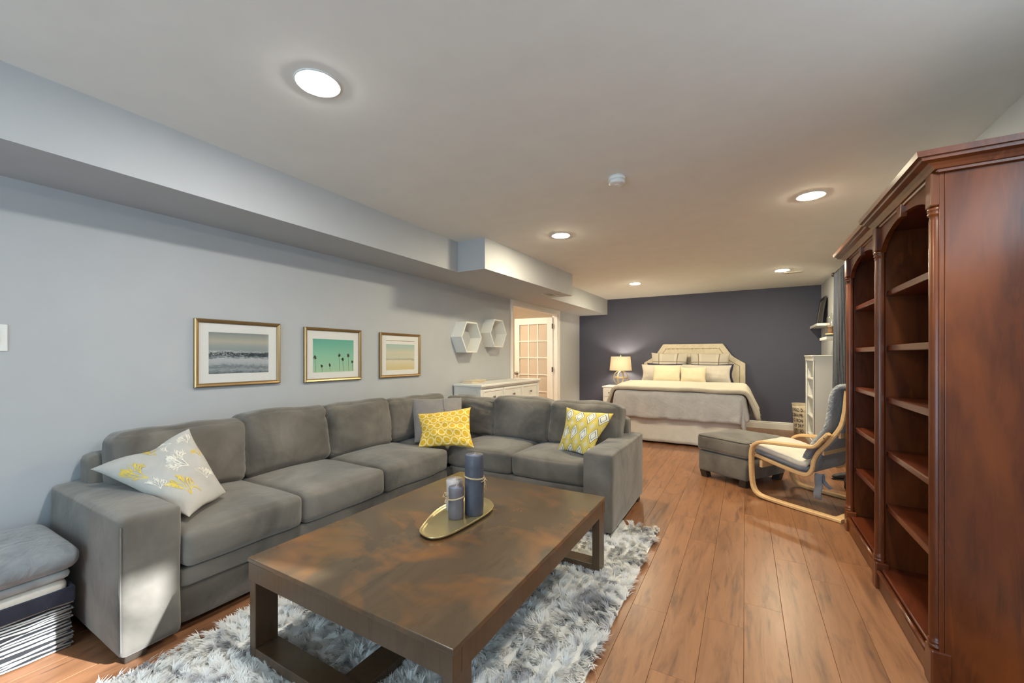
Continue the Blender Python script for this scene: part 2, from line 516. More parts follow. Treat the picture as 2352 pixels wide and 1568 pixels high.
def rbox(name, c, w, d, h, r, mat, parent=None, n=12, bulge=(0, 0, 0), amp=0.0, freq=5.0, seed=0, rot=None, local=False, sag=0.0, fn=None):
    """soft rounded cushion centred at c"""
    bm = bmesh.new()
    bmesh.ops.create_cube(bm, size=2)
    bmesh.ops.subdivide_edges(bm, edges=bm.edges[:], cuts=n, use_grid_fill=True)
    hf = Vector((w / 2, d / 2, h / 2))
    r = min(r, min(hf) * 0.98)
    inn = hf - Vector((r, r, r))
    off = Vector((seed * 3.1, seed * 1.7, seed * 2.3))
    for v in bm.verts:
        p = Vector([math.sin(max(-1, min(1, a)) * math.pi / 2) for a in v.co])
        q = Vector([p[i] * hf[i] for i in range(3)])
        cl = Vector([max(-inn[i], min(inn[i], q[i])) for i in range(3)])
        dv = q - cl
        if dv.length > 1e-9:
            q = cl + dv.normalized() * r
        q.x += p.x * bulge[0] * (1 - p.y ** 2) * (1 - p.z ** 2)
        q.y += p.y * bulge[1] * (1 - p.x ** 2) * (1 - p.z ** 2)
        q.z += p.z * bulge[2] * (1 - p.x ** 2) * (1 - p.y ** 2)
        if amp:
            q += noise.noise_vector(q * freq + off) * amp
        if fn:
            q = fn(q, p)
        v.co = q
    m4 = Matrix.Translation(Vector(c))
    if rot:
        m4 = m4 @ rot
    bmesh.ops.transform(bm, matrix=m4, verts=bm.verts)
    return bm_obj(name, bm, mat, parent, True, local)

def tube_bm(bm, pts, r, n=6, closed=False):
    pts = [Vector(p) for p in pts]
    rings = []
    m = len(pts)
    up = Vector((0.13, 0.27, 0.95))
    for i, p in enumerate(pts):
        a = pts[(i - 1) % m] if (closed or i > 0) else pts[i]
        b = pts[(i + 1) % m] if (closed or i < m - 1) else pts[i]
        t = (b - a).normalized()
        x = t.cross(up)
        if x.length < 1e-4:
            x = t.cross(Vector((1, 0, 0)))
        x.normalize()
        y = t.cross(x)
        rr = r[i] if isinstance(r, (list, tuple)) else r
        rings.append([bm.verts.new(p + x * rr * math.cos(2 * math.pi * k / n) + y * rr * math.sin(2 * math.pi * k / n)) for k in range(n)])
    last = m if closed else m - 1
    for i in range(last):
        A, B = rings[i], rings[(i + 1) % m]
        for k in range(n):
            bm.faces.new((A[k], A[(k + 1) % n], B[(k + 1) % n], B[k]))
    if not closed:
        bm.faces.new(rings[0])
        bm.faces.new(list(reversed(rings[-1])))

def tube(name, pts, r, mat, parent=None, n=6, closed=False, local=False):
    bm = bmesh.new()
    tube_bm(bm, pts, r, n, closed)
    return bm_obj(name, bm, mat, parent, True, local)

def lathe(name, prof, mat, parent=None, c=(0, 0, 0), n=24, local=False, smooth=True, jitter=0.0, caps=True, wob=0.0):
    vs, fs = [], []
    for i, (r, z) in enumerate(prof):
        for k in range(n):
            a = 2 * math.pi * k / n
            rr = r * (1 + wob * noise.noise(Vector((math.cos(a) * 1.5, math.sin(a) * 1.5, z * 14))))
            vs.append((c[0] + rr * math.cos(a), c[1] + rr * math.sin(a), c[2] + z + jitter * noise.noise(Vector((math.cos(a), math.sin(a), 3.0)))))
    for i in range(len(prof) - 1):
        for k in range(n):
            a, b = i * n + k, i * n + (k + 1) % n
            fs.append((a, b, b + n, a + n))
    if caps:
        fs.append(tuple(reversed(range(n))))
        fs.append(tuple(range((len(prof) - 1) * n, len(prof) * n)))
    return mesh_obj(name, vs, fs, mat, parent, smooth, local)

def prism(name, poly, axis, a0, a1, mat, parent=None, bev=0.0, local=False, smooth=False):
    """extrude a 2-D polygon; axis 'x': poly=(y,z), 'y': poly=(x,z), 'z': poly=(x,y)"""
    bm = bmesh.new()
    def mk(p, a):
        return {'x': (a, p[0], p[1]), 'y': (p[0], a, p[1]), 'z': (p[0], p[1], a)}[axis]
    A = [bm.verts.new(mk(p, a0)) for p in poly]
    B = [bm.verts.new(mk(p, a1)) for p in poly]
    n = len(poly)
    bm.faces.new(A)
    bm.faces.new(list(reversed(B)))
    for i in range(n):
        bm.faces.new((A[i], B[i], B[(i + 1) % n], A[(i + 1) % n]))
    if bev:
        bmesh.ops.bevel(bm, geom=bm.edges[:], offset=bev, segments=2, affect='EDGES', profile=0.5)
    return bm_obj(name, bm, mat, parent, smooth, local)

def catmull(pts, k=5):
    pts = [Vector(p) for p in pts]
    out = []
    for i in range(len(pts) - 1):
        p0 = pts[max(i - 1, 0)]
        p1, p2 = pts[i], pts[i + 1]
        p3 = pts[min(i + 2, len(pts) - 1)]
        for j in range(k):
            t = j / k
            out.append(0.5 * ((2 * p1) + (p2 - p0) * t + (2 * p0 - 5 * p1 + 4 * p2 - p3) * t * t + (3 * p1 - p0 - 3 * p2 + p3) * t ** 3))
    out.append(pts[-1])
    return out

def sweep_strip(name, prof, th, w0, w1, mat, parent, local=True, bev=True):
    """bent lath: profile (s,z) in the local x-z plane, from y=w0 to w1"""
    P = catmull([(a, 0, b) for a, b in prof], 5)
    bm = bmesh.new()
    rings = []
    c = th * 0.22
    for i, p in enumerate(P):
        t = (P[min(i + 1, len(P) - 1)] - P[max(i - 1, 0)]).normalized()
        nrm = Vector((-t.z, 0, t.x))
        h = th / 2
        sec = [(-h, w0 + c), (-h, w1 - c), (-h + c, w1), (h - c, w1), (h, w1 - c), (h, w0 + c), (h - c, w0), (-h + c, w0)]
        rings.append([bm.verts.new(p + nrm * a + Vector((0, b, 0))) for a, b in sec])
    for A, B in zip(rings[:-1], rings[1:]):
        for k in range(8):
            bm.faces.new((A[k], A[(k + 1) % 8], B[(k + 1) % 8], B[k]))
    bm.faces.new(rings[0])
    bm.faces.new(list(reversed(rings[-1])))
    return bm_obj(name, bm, mat, parent, False, local)

def sheet(name, grid, th, mat, parent=None, local=False):
    """grid of points -> cloth with thickness"""
    nu, nv = len(grid), len(grid[0])
    vs = [p for row in grid for p in row]
    fs = [(i * nv + j, i * nv + j + 1, (i + 1) * nv + j + 1, (i + 1) * nv + j) for i in range(nu - 1) for j in range(nv - 1)]
    o = mesh_obj(name, vs, fs, mat, parent, True, local)
    md = o.modifiers.new('thickness', 'SOLIDIFY')
    md.thickness = th
    md.offset = 0.0
    return o

def pillow_pt(C, u, v, side, t, pinch, chop, seed, wr):
    bl, br, tr, tl = C
    uu = u * (1 - pinch * (1 - v * v))
    vv = v * (1 - pinch * (1 - u * u))
    if chop and v > 0:
        vv -= chop * math.exp(-(u / 0.35) ** 2) * v * v
    a, b = (uu + 1) / 2, (vv + 1) / 2
    p = bl * (1 - a) * (1 - b) + br * a * (1 - b) + tr * a * b + tl * (1 - a) * b
    nrm = ((br - bl) + (tr - tl)).cross((tl - bl) + (tr - br)).normalized()
    f = max(0.0, (1 - abs(u) ** 2.4) * (1 - abs(v) ** 2.4)) ** 0.55
    d = t / 2 * f
    if wr:
        d += wr * f * noise.noise(Vector((u * 2.0 + seed, v * 3.2 - seed, side)))
        d += wr * 0.6 * f * noise.noise(Vector((u * 1.2 + seed + v * 2.0, v * 6.0, side + 4)))
    p = p + nrm * side * d
    p = p + noise.noise_vector(Vector((u * 1.5 + seed, v * 1.5, 0.3))) * 0.008
    return p, nrm

def pillow(name, corners, t, mat, label=None, cat='pillow', group=None, n=22, pinch=0.07, chop=0.0, seed=0.0, wr=0.01, parent=None):
    """front faces the side from which corners bl,br,tr,tl run counter-clockwise"""
    C = [Vector(c) for c in corners]
    ctr = sum(C, Vector()) / 4
    Cl = [c - ctr for c in C]
    vs, fs, uv = [], [], []
    idx = {}
    for side in (1, -1):
        for i in range(n + 1):
            for j in range(n + 1):
                if side == -1 and (i in (0, n) or j in (0, n)):
                    idx[(side, i, j)] = idx[(1, i, j)]
                    continue
                u = math.sin((2 * i / n - 1) * math.pi / 2)
                v = math.sin((2 * j / n - 1) * math.pi / 2)
                p, _ = pillow_pt(Cl, u, v, side, t, pinch, chop, seed, wr)
                idx[(side, i, j)] = len(vs)
                vs.append(p)
                uv.append(((u + 1) / 2, (v + 1) / 2))
    for side in (1, -1):
        for i in range(n):
            for j in range(n):
                q = [idx[(side, i, j)], idx[(side, i + 1, j)], idx[(side, i + 1, j + 1)], idx[(side, i, j + 1)]]
                if side == -1:
                    q.reverse()
                fs.append(q)
    me = bpy.data.meshes.new(name)
    me.from_pydata([tuple(v) for v in vs], [], fs)
    ul = me.uv_layers.new(name='UVMap')
    for lp in me.loops:
        ul.data[lp.index].uv = uv[lp.vertex_index]
    me.materials.append(mat)
    me.polygons.foreach_set('use_smooth', [True] * len(me.polygons))
    me.update()
    o = bpy.data.objects.new(name, me)
    COL.objects.link(o)
    if parent:
        o.parent = parent
        o.matrix_parent_inverse = MW[parent.name].inverted()
    o.location = ctr
    MW[o.name] = Matrix.Translation(ctr)
    if label:
        tag(o, label, cat, group)
    return o

def copy_tree(o, loc=None, label=None, parent=None):
    c = o.copy()
    COL.objects.link(c)
    if parent is not None:
        c.parent = parent
    if loc is not None:
        c.location = loc
    if label:
        c['label'] = label
    for ch in o.children:
        copy_tree(ch, None, None, c)
    return c

# ------------------------------------------------------------------ the room
floor = structure(box('floor', XL - 0.1, XR + 0.1, YF - 0.1, YB + 0.1, -0.10, -0.0125, M['subfloor'], None, 0))
def plank_mesh():
    w, l, c = 0.1565 / 2 - 0.0004, 0.5, 0.0009
    top = [(-w + c, -l, 0), (w - c, -l, 0), (w - c, l, 0), (-w + c, l, 0)]
    mid = [(-w, -l, -c), (w, -l, -c), (w, l, -c), (-w, l, -c)]
    bot = [(-w, -l, -0.012), (w, -l, -0.012), (w, l, -0.012), (-w, l, -0.012)]
    fs = [(0, 1, 2, 3), (8, 11, 10, 9)]
    for a in (0, 4):
        for k in range(4):
            fs.append((a + k, a + 4 + k, a + 4 + (k + 1) % 4, a + (k + 1) % 4))
    me = bpy.data.meshes.new('plank')
    me.from_pydata(top + mid + bot, [], fs)
    me.materials.append(M['plank'])
    me.update()
    return me
pm = plank_mesh()
x = -0.005 - 0.1565 * 19 + 0.1565 / 2
row = 0
while x < XR + 0.05:
    y = YF - rnd.random() * 1.2
    while y < YB:
        y0, y1 = max(y, YF), min(y + 1.29, YB)
        if y1 - y0 > 0.03:
            o = bpy.data.objects.new('plank', pm)
            COL.objects.link(o)
            o.parent = floor
            o.location = (x, (y0 + y1) / 2, 0)
            o.scale = (1, (y1 - y0) - 0.0008, 1)
        y += 1.29
    x += 0.1565
    row += 1

structure(box('ceiling', XL - 0.1, XR + 0.1, YF - 0.1, YB + 0.1, HC, HC + 0.12, M['ceiling'], None, 0))
structure(box('wall_back', XL - 0.1, XR + 0.1, YB, YB + 0.1, 0, HC, M['navy'], None, 0))
DY0, DY1, DZ = 5.19, 6.86, 1.965
structure(boxes('wall_left', [(XL - 0.1, XL, YF, DY0, 0, HC), (XL - 0.1, XL, DY1, YB, 0, HC), (XL - 0.1, XL, DY0, DY1, DZ, HC)], M['wall']))
structure(boxes('wall_right', [(XR, XR + 0.14, YF, W1[0], 0, HC), (XR, XR + 0.14, W1[1], YB, 0, HC),
                               (XR, XR + 0.14, W1[0], W1[1], 0, W1[2]), (XR, XR + 0.14, W1[0], W1[1], W1[3], HC)], M['wall']))
structure(boxes('wall_front', [(XL - 0.1, W2[0], YF - 0.12, YF, 0, HC), (W2[1], XR + 0.1, YF - 0.12, YF, 0, HC),
                               (W2[0], W2[1], YF - 0.12, YF, 0, W2[2]), (W2[0], W2[1], YF - 0.12, YF, W2[3], HC)], M['wall']))
# dropped soffit along the left wall, one piece
SB = 2.03
poly = [(XL, YF), (-2.46, YF), (-2.46, 3.22), (-2.14, 3.22), (-2.06, 5.27), (-2.42, 5.27), (-2.38, YB), (XL, YB)]
structure(prism('trim_1', poly, 'z', SB, HC, M['wall'], None))
bpy.data.objects['trim_1']['label'] = 'grey painted dropped ceiling box along the left wall'

def window(name, axis, a0, a1, z0, z1, p, th, mull):
    """frame + panes in an opening; axis 'x' = wall normal along x"""
    f = 0.045
    L = [(a0, a0 + f, z0, z1), (a1 - f, a1, z0, z1), (a0 + f, a1 - f, z0, z0 + f), (a0 + f, a1 - f, z1 - f, z1)]
    for k in range(1, mull):
        c = a0 + (a1 - a0) * k / mull
        L.append((c - f / 2, c + f / 2, z0 + f, z1 - f))
    def mk(b, d0, d1):
        return (p + d0, p + d1, b[0], b[1], b[2], b[3]) if axis == 'x' else (b[0], b[1], p + d0, p + d1, b[2], b[3])
    o = structure(boxes(name, [mk(b, 0, th) for b in L], M['trim']))
    for k in range(mull):
        c0 = a0 + (a1 - a0) * k / mull
        c1 = a0 + (a1 - a0) * (k + 1) / mull
        boxes('pane', [mk((c0 + f / 2, c1 - f / 2, z0 + f, z1 - f), th * 0.45, th * 0.55)], M['pane'], o)
    return o
window('window_1', 'x', W1[0], W1[1], W1[2], W1[3], XR + 0.02, 0.05, 2)
window('added_window_2', 'y', W2[0], W2[1], W2[2], W2[3], YF - 0.07, 0.05, 2)  # out of view, added to account for daylight from behind

def baseboard(name, axis, p, sgn, a0, a1):
    prof = [(0, 0), (0.016, 0), (0.016, 0.085), (0.012, 0.095), (0.012, 0.11), (0.006, 0.12), (0, 0.122)]
    if axis == 'x':
        return structure(prism(name, [(p + sgn * a, b) for a, b in prof], 'y', a0, a1, M['trim']))
    return structure(prism(name, [(p + sgn * a, b) for a, b in prof], 'x', a0, a1, M['trim']))
baseboard('baseboard_back', 'y', YB, -1, XL, XR)
baseboard('baseboard_left', 'x', XL, 1, YF, DY0 - 0.075)
baseboard('baseboard_left_far', 'x', XL, 1, DY1 + 0.075, YB - 0.017)
baseboard('baseboard_right', 'x', XR, -1, YF, YB - 0.017)

# door casing, hall behind it, open glazed door
structure(boxes('trim_2', [(XL, XL + 0.018, DY0 - 0.07, DY0, 0, SB), (XL, XL + 0.018, DY1, DY1 + 0.07, 0, SB), (XL, XL + 0.018, DY0, DY1, DZ, SB),
                           (XL - 0.1, XL, DY0, DY0 + 0.018, 0, DZ), (XL - 0.1, XL, DY1 - 0.018, DY1, 0, DZ), (XL - 0.1, XL, DY0, DY1, DZ - 0.018, DZ)], M['trim'], None, 0.002))
structure(boxes('wall_hall', [(-4.75, -4.65, 4.7, 8.0, 0, HC), (-4.65, XL - 0.1, 7.75, 7.85, 0, HC), (-4.65, XL - 0.1, 4.6, 4.7, 0, HC)], M['cream_wall']))
structure(box('ceiling_hall', -4.75, XL - 0.1, 4.6, 7.85, HC, HC + 0.1, M['ceiling'], None, 0))
structure(box('floor_hall', -4.75, XL - 0.1, 4.6, 7.85, -0.1, -0.001, M['plank'], None, 0))
hall_lamp = thing('ceiling_lamp', 'round flush lamp on the ceiling of the small room beyond the glazed door', 'lamp', (-3.85, 5.6, HC))
lathe('lamp_plate', [(0.15, 0), (0.15, -0.02), (0.14, -0.03)], M['plastic'], hall_lamp, (0, 0, 0), local=True)
lathe('lamp_bowl', [(0.13, -0.03), (0.12, -0.06), (0.08, -0.085), (0.01, -0.095)], m_emit('hall_lamp_glass', (1.0, 0.84, 0.64, 1), 190.0), hall_lamp, (0, 0, 0), local=True)

door = bpy.data.objects.new('door_1', None)
COL.objects.link(door)
door.location = (XL - 0.09, DY1 - 0.03, 0.01)
door.rotation_euler = (0, 0, R(181.5))      # leaf runs into the far room
MW[door.name] = Matrix.Identity(4)
door['kind'] = 'structure'
DW, DH, DT = 0.78, 1.905, 0.036
def dpart(name, x0, x1, z0, z1, mat, y0=-DT / 2, y1=DT / 2, bev=0.003):
    return box(name, x0, x1, y0, y1, z0, z1, mat, door, bev, True)
dpart('stile', 0, 0.105, 0, DH, M['trim'])
dpart('stile', DW - 0.105, DW, 0, DH, M['trim'])
dpart('top_rail', 0.105, DW - 0.105, DH - 0.12, DH, M['trim'])
dpart('bottom_rail', 0.105, DW - 0.105, 0, 0.22, M['trim'])
gx0, gx1, gz0, gz1 = 0.105, DW - 0.105, 0.22, DH - 0.12
for i in (1, 2):
    c = gx0 + (gx1 - gx0) * i / 3
    dpart('muntin', c - 0.011, c + 0.011, gz0, gz1, M['trim'], -0.014, 0.014)
for j in range(1, 5):
    c = gz0 + (gz1 - gz0) * j / 5
    dpart('muntin', gx0, gx1, c - 0.011, c + 0.011, M['trim'], -0.0145, 0.0145)
for i in range(3):
    for j in range(5):
        dpart('pane', gx0 + (gx1 - gx0) * i / 3 + 0.011, gx0 + (gx1 - gx0) * (i + 1) / 3 - 0.011,
              gz0 + (gz1 - gz0) * j / 5 + 0.011, gz0 + (gz1 - gz0) * (j + 1) / 5 - 0.011, M['frosted_bright'], -0.003, 0.003, 0)
for s in (1, -1):
    bm = bmesh.new()
    tube_bm(bm, [(DW - 0.055, s * DT / 2, 0.87), (DW - 0.055, s * (DT / 2 + 0.008), 0.87)], 0.03, 14)
    tube_bm(bm, [(DW - 0.055, s * DT / 2, 0.87), (DW - 0.055, s * (DT / 2 + 0.03), 0.87), (DW - 0.055, s * (DT / 2 + 0.04), 0.87), (DW - 0.055, s * (DT / 2 + 0.062), 0.87), (DW - 0.055, s * (DT / 2 + 0.068), 0.87)],
            [0.011, 0.011, 0.026, 0.027, 0.014], 14)
    bm_obj('door_knob', bm, M['nickel'], door, True, True)
for z in (0.22, 0.95, 1.74):
    box('hinge', -0.012, 0.006, 0.005, 0.03, z - 0.045, z + 0.045, M['dark_metal'], door, 0.002, True)

# ------------------------------------------------------------------ ceiling fittings
def pot(loc, label, lens='lens'):
    t = thing('downlight', label, 'light', loc, 0, 'recessed ceiling lights')
    prof = [(0.074, 0.0), (0.090, 0.0), (0.0905, -0.0030), (0.087, -0.0050), (0.074, -0.0030)]
    lathe('trim_ring', prof + [(0.074, 0.0)], M['plastic'], t, (0, 0, 0), 32, True, True, caps=False)
    lathe('lens', [(0.0740, -0.0025), (0.0720, -0.0050), (0.060, -0.0085), (0.034, -0.0110), (0.006, -0.0115)], M[lens], t, (0, 0, 0), 32, True)
    return t
p1 = pot((-1.53, 1.06, HC), 'largest ceiling downlight, above the long sofa in the foreground', 'lens_cool')
copy_tree(p1, (0.40, 1.06, HC), 'unseen ceiling downlight added to light the near end of the tall bookcases')  # out of view, added to account for the light on the bookcases
p0 = pot((-1.49, 3.52, HC), 'ceiling downlight beside the grey ceiling box, in front of the bedroom area')
for loc, lb in (((0.40, 3.52, HC), 'ceiling downlight beside the top of the tall dark bookcases'),
                ((-1.48, 6.42, HC), 'ceiling downlight over the left side of the bed'),
                ((0.42, 6.38, HC), 'ceiling downlight beside the small ceiling vent near the navy wall')):
    c = copy_tree(p0, loc, lb)

t = thing('smoke_detector', 'round white smoke detector on the middle of the ceiling', 'smoke detector', (-0.70, 2.55, HC))
lathe('base', [(0.052, 0), (0.052, -0.018), (0.050, -0.020)], M['plastic'], t, n=28, local=True)
lathe('cover', [(0.047, -0.020), (0.047, -0.026), (0.051, -0.028), (0.050, -0.040), (0.040, -0.046), (0.01, -0.047)], M['plastic'], t, n=28, local=True)
box('test_button', -0.01, 0.01, -0.01, 0.01, -0.050, -0.046, M['plastic'], t, 0.002, True)

def vent(loc, lx, ly, label):
    t = thing('ceiling_vent', label, 'vent', loc)
    boxes('frame', [(-lx, lx, -ly, -ly + 0.018, -0.006, 0), (-lx, lx, ly - 0.018, ly, -0.006, 0), (-lx, -lx + 0.018, -ly + 0.018, ly - 0.018, -0.006, 0), (lx - 0.018, lx, -ly + 0.018, ly - 0.018, -0.006, 0)], M['vent'], t, 0.001, True)
    box('throat', -lx + 0.018, lx - 0.018, -ly + 0.018, ly - 0.018, -0.001, 0, M['vent_dark'], t, 0, True)
    k = 7
    for i in range(k):
        yy = -ly + 0.024 + (2 * ly - 0.048) * i / (k - 1)
        box('louvre', -lx + 0.018, lx - 0.018, yy - 0.002, yy + 0.004, -0.005, -0.001, M['vent'], t, 0, True)
    return t
vent((-2.27, 4.98, SB), 0.075, 0.14, 'slatted air vent under the grey ceiling box above the doorway')
vent((0.56, 6.62, HC), 0.10, 0.05, 'small ceiling vent beside the downlight near the navy wall')

t = thing('light_switch', 'white rocker light switch at the left edge of the wall', 'switch', (XL, 0.43, 1.285))
box('wall_plate', 0, 0.006, -0.037, 0.045, -0.062, 0.062, M['plastic'], t, 0.003, True)
box('rocker', 0.006, 0.011, -0.013, 0.020, -0.034, 0.034, M['plastic'], t, 0.002, True)

# ------------------------------------------------------------------ sectional sofa
sofa = thing('sectional_sofa', 'large grey L-shaped fabric sectional sofa along the left wall', 'sofa', (-2.5, 2.0, 0))
SF = M['sofa']
ax0, ax1 = XL + 0.012, -2.075
rbox('armrest', ((ax0 + ax1) / 2, 0.705, 0.30), ax1 - ax0, 0.20, 0.54, 0.022, SF, sofa, 18, (0.003, 0.004, 0.006), 0.003, 5, 1)
rbox('armrest', (-0.845, 3.06, 0.3025), 0.20, 0.92, 0.515, 0.022, SF, sofa, 18, (0.004, 0.003, 0.006), 0.003, 5, 2)
# bases
rbox('seat_base', (-2.535, 1.78, 0.145), 0.82, 1.96, 0.23, 0.02, SF, sofa, 10, (0.004, 0, 0), 0.003, 4, 3)
rbox('front_rail', (-2.30, 1.70, 0.245), 0.43, 1.79, 0.085, 0.022, SF, sofa, 12, (0.003, 0, 0), 0.003, 4, 4)
rbox('seat_base', (-1.94, 3.10, 0.145), 1.99, 0.78, 0.23, 0.02, SF, sofa, 10, (0, 0.004, 0), 0.003, 4, 5)
rbox('front_rail', (-1.55, 2.85, 0.245), 1.22, 0.30, 0.085, 0.022, SF, sofa, 12, (0, 0.003, 0), 0.003, 4, 6)
# back frames
rbox('back_frame', (XL + 0.10, 2.10, 0.40), 0.16, 2.80, 0.62, 0.04, SF, sofa, 12, (0.004, 0, 0.004), 0.004, 4, 7)
rbox('back_frame', (-1.84, 3.46, 0.39), 2.00, 0.14, 0.60, 0.04, SF, sofa, 12, (0, 0.004, 0.004), 0.004, 4, 8)
# seat cushions on the wall side
ycut = [0.805, 1.345, 1.925, 2.58]
for i in range(3):
    y0, y1 = ycut[i], ycut[i + 1]
    rbox('seat_cushion', (-2.41, (y0 + y1) / 2, 0.372), 0.70, y1 - y0 - 0.004, 0.165, 0.034, SF, sofa, 18, (0.012, 0.006, 0.028), 0.006, 4.5, 10 + i)
# corner seat and the two return seats
rbox('seat_cushion', (-2.53, 2.94, 0.360), 0.72, 0.72, 0.16, 0.045, SF, sofa, 14, (0.006, 0.006, 0.022), 0.006, 4.5, 14)
xcut = [-2.17, -1.555, -0.95]
for i in range(2):
    x0, x1 = xcut[i], xcut[i + 1]
    rbox('seat_cushion', ((x0 + x1) / 2, 3.00, 0.372), x1 - x0 - 0.004, 0.62, 0.165, 0.034, SF, sofa, 18, (0.006, 0.012, 0.028), 0.006, 4.5, 16 + i)
# back cushions
def creases(axis, seed, k=0.012):
    def fn(q, p):
        h, v = (p.y, p.z) if axis == 'x' else (p.x, p.z)
        w = abs(h) ** 1.5 * 0.9 + 0.25
        d = noise.noise(Vector((h * 1.6 + seed, v * 5.5 + h * 2.6 * (1 if seed % 2 else -1), seed)))
        d = -abs(d) * k * w
        if axis == 'x':
            q.x += d * (1 if p.x > 0 else 0)
        else:
            q.y -= d * (1 if p.y < 0 else 0)
        return q
    return fn
def back_x(y0, y1, top, seed, z0=0.44):
    h = top - z0
    rot = Matrix.Rotation(R(-9), 4, 'Y')
    rbox('back_cushion', (-2.735, (y0 + y1) / 2, z0 + h / 2), 0.23, y1 - y0 + 0.01, h, 0.055, SF, sofa, 28, (0.045, 0.010, 0.014), 0.014, 5.5, seed, rot, fn=creases('x', seed, 0.016))
back_x(0.765, 1.350, 0.815, 21)
back_x(1.345, 1.925, 0.835, 22)
back_x(1.915, 2.520, 0.830, 23)
back_x(2.520, 3.270, 0.815, 24)
def back_y(x0, x1, top, seed, z0=0.44, amp=0.016, dy=0.0, cr=0.014):
    h = top - z0
    rot = Matrix.Rotation(R(-9), 4, 'X')
    rbox('back_cushion', ((x0 + x1) / 2, 3.285 + dy, z0 + h / 2), x1 - x0 + 0.01, 0.23, h, 0.055, SF, sofa, 28, (0.010, 0.045, 0.014), amp, 5.5, seed, rot, fn=creases('y', seed, cr))
back_y(-2.62, -2.02, 0.79, 31, amp=0.020, cr=0.045)
back_y(-2.03, -1.465, 0.825, 32)
back_y(-1.46, -0.865, 0.815, 33, amp=0.02)
for xs in (ax1 - 0.004,):
    tube('seam', [(xs, 0.609, 0.06), (xs + 0.002, 0.607, 0.30), (xs, 0.609, 0.54)], 0.0022, SF, sofa, 6)
for (fx, fy) in ((-2.13, 0.66), (-2.13, 2.5), (-2.9, 0.66), (-0.80, 2.66), (-0.80, 3.46), (-1.95, 2.75), (-2.88, 3.44)):
    box('foot', fx - 0.035, fx + 0.035, fy - 0.035, fy + 0.035, 0, 0.045, M['sofa_dark'], sofa, 0.004)

# ------------------------------------------------------------------ throw pillows
def coral_branch(rng, x, y, a, ln, depth, out):
    x2, y2 = x + ln * math.cos(a), y + ln * math.sin(a)
    out.append((x, y, x2, y2, 0.0065 * (0.6 + 0.18 * depth)))
    if depth <= 0:
        return
    for k in range(3 if depth > 2 else 2):
        coral_branch(rng, x2, y2, a + rng.uniform(-0.75, 0.75), ln * rng.uniform(0.62, 0.85), depth - 1, out)

coral_C = [(-2.15, 0.86, 0.485), (-2.29, 1.075, 0.505), (-2.50, 1.00, 0.825), (-2.71, 0.685, 0.665)]
cp = pillow('throw_pillow', coral_C, 0.13, M['coral_cloth'], 'pale grey pillow with yellow and cream coral print leaning over the sofa arm', 'pillow',
            'throw pillows on the sofa', pinch=0.05, chop=0.16, seed=2.0, wr=0.012)
Cl = [Vector(c) - cp.location for c in coral_C]
def coral_print(name, lst, mat):
    rng = random.Random(5)
    for (cx, cy, a, sz) in lst:
        bm = bmesh.new()
        segs = []
        for da in (-0.55, 0.0, 0.5):
            coral_branch(rng, 0, 0, a + da, 0.28, 4, segs)
        for (x1, y1, x2, y2, w) in segs:
            d = Vector((x2 - x1, y2 - y1))
            if d.length < 1e-6:
                continue
            nx, ny = -d.y / d.length * w * 2.1, d.x / d.length * w * 2.1
            q = []
            for (px, py) in ((x1 - nx, y1 - ny), (x2 - nx * .8, y2 - ny * .8), (x2 + nx * .8, y2 + ny * .8), (x1 + nx, y1 + ny)):
                u, v = cx + px * sz, cy + py * sz
                if abs(u) > 0.95 or abs(v) > 0.95:
                    q = None
                    break
                p, nr = pillow_pt(Cl, u, v, 1, 0.13, 0.05, 0.16, 2.0, 0.012)
                q.append(p + nr * 0.0016)
            if q:
                bm.faces.new([bm.verts.new(p) for p in q])
        bm_obj(name, bm, mat, cp, False, True)
coral_print('coral_print', [(-0.66, 0.05, 2.0, 0.62), (-0.30, -0.75, 1.2, 0.62), (0.10, 0.80, 3.2, 0.34), (0.86, 0.10, 1.4, 0.30)], M['coral_yellow'])
coral_print('coral_print', [(0.42, -0.10, 2.3, 0.66), (-0.72, -0.30, 1.0, 0.36), (0.66, -0.55, 1.2, 0.40), (0.45, 0.72, 2.7, 0.38), (0.80, 0.55, 1.6, 0.32)], M['coral_cream'])

pillow('throw_pillow', [(-2.45, 2.60, 0.46), (-2.12, 2.86, 0.46), (-2.29, 3.05, 0.815), (-2.655, 2.79, 0.805)], 0.12, M['pillow_grey'],
       'plain taupe grey pillow with a vertical seam standing in the sofa corner', 'pillow', 'throw pillows on the sofa', pinch=0.02, seed=3.0, wr=0.008)
gp = bpy.data.objects['throw_pillow.001']
gC = [Vector(c) - gp.location for c in [(-2.45, 2.60, 0.46), (-2.12, 2.86, 0.46), (-2.29, 3.05, 0.815), (-2.655, 2.79, 0.805)]]
tube('seam', [pillow_pt(gC, 0.30, -0.95 + 1.9 * i / 20, 1, 0.12, 0.02, 0, 3.0, 0.008)[0] for i in range(21)], 0.006, M['pillow_grey'], gp, 6, False, True)
pillow('throw_pillow', [(-2.30, 2.485, 0.46), (-1.895, 2.70, 0.46), (-2.04, 2.85, 0.765), (-2.44, 2.635, 0.705)], 0.14, M['yellow'],
       'yellow pillow with pale ring pattern in front of the grey pillow in the sofa corner', 'pillow', 'throw pillows on the sofa', pinch=0.12, seed=5.0, wr=0.022)
pillow('throw_pillow', [(-1.262, 2.915, 0.465), (-0.97, 2.84, 0.47), (-0.865, 3.07, 0.765), (-1.222, 2.995, 0.800)], 0.13, M['diamond'],
       'yellow and white diamond patterned pillow beside the far sofa arm', 'pillow', 'throw pillows on the sofa', pinch=0.10, seed=8.0, wr=0.012)

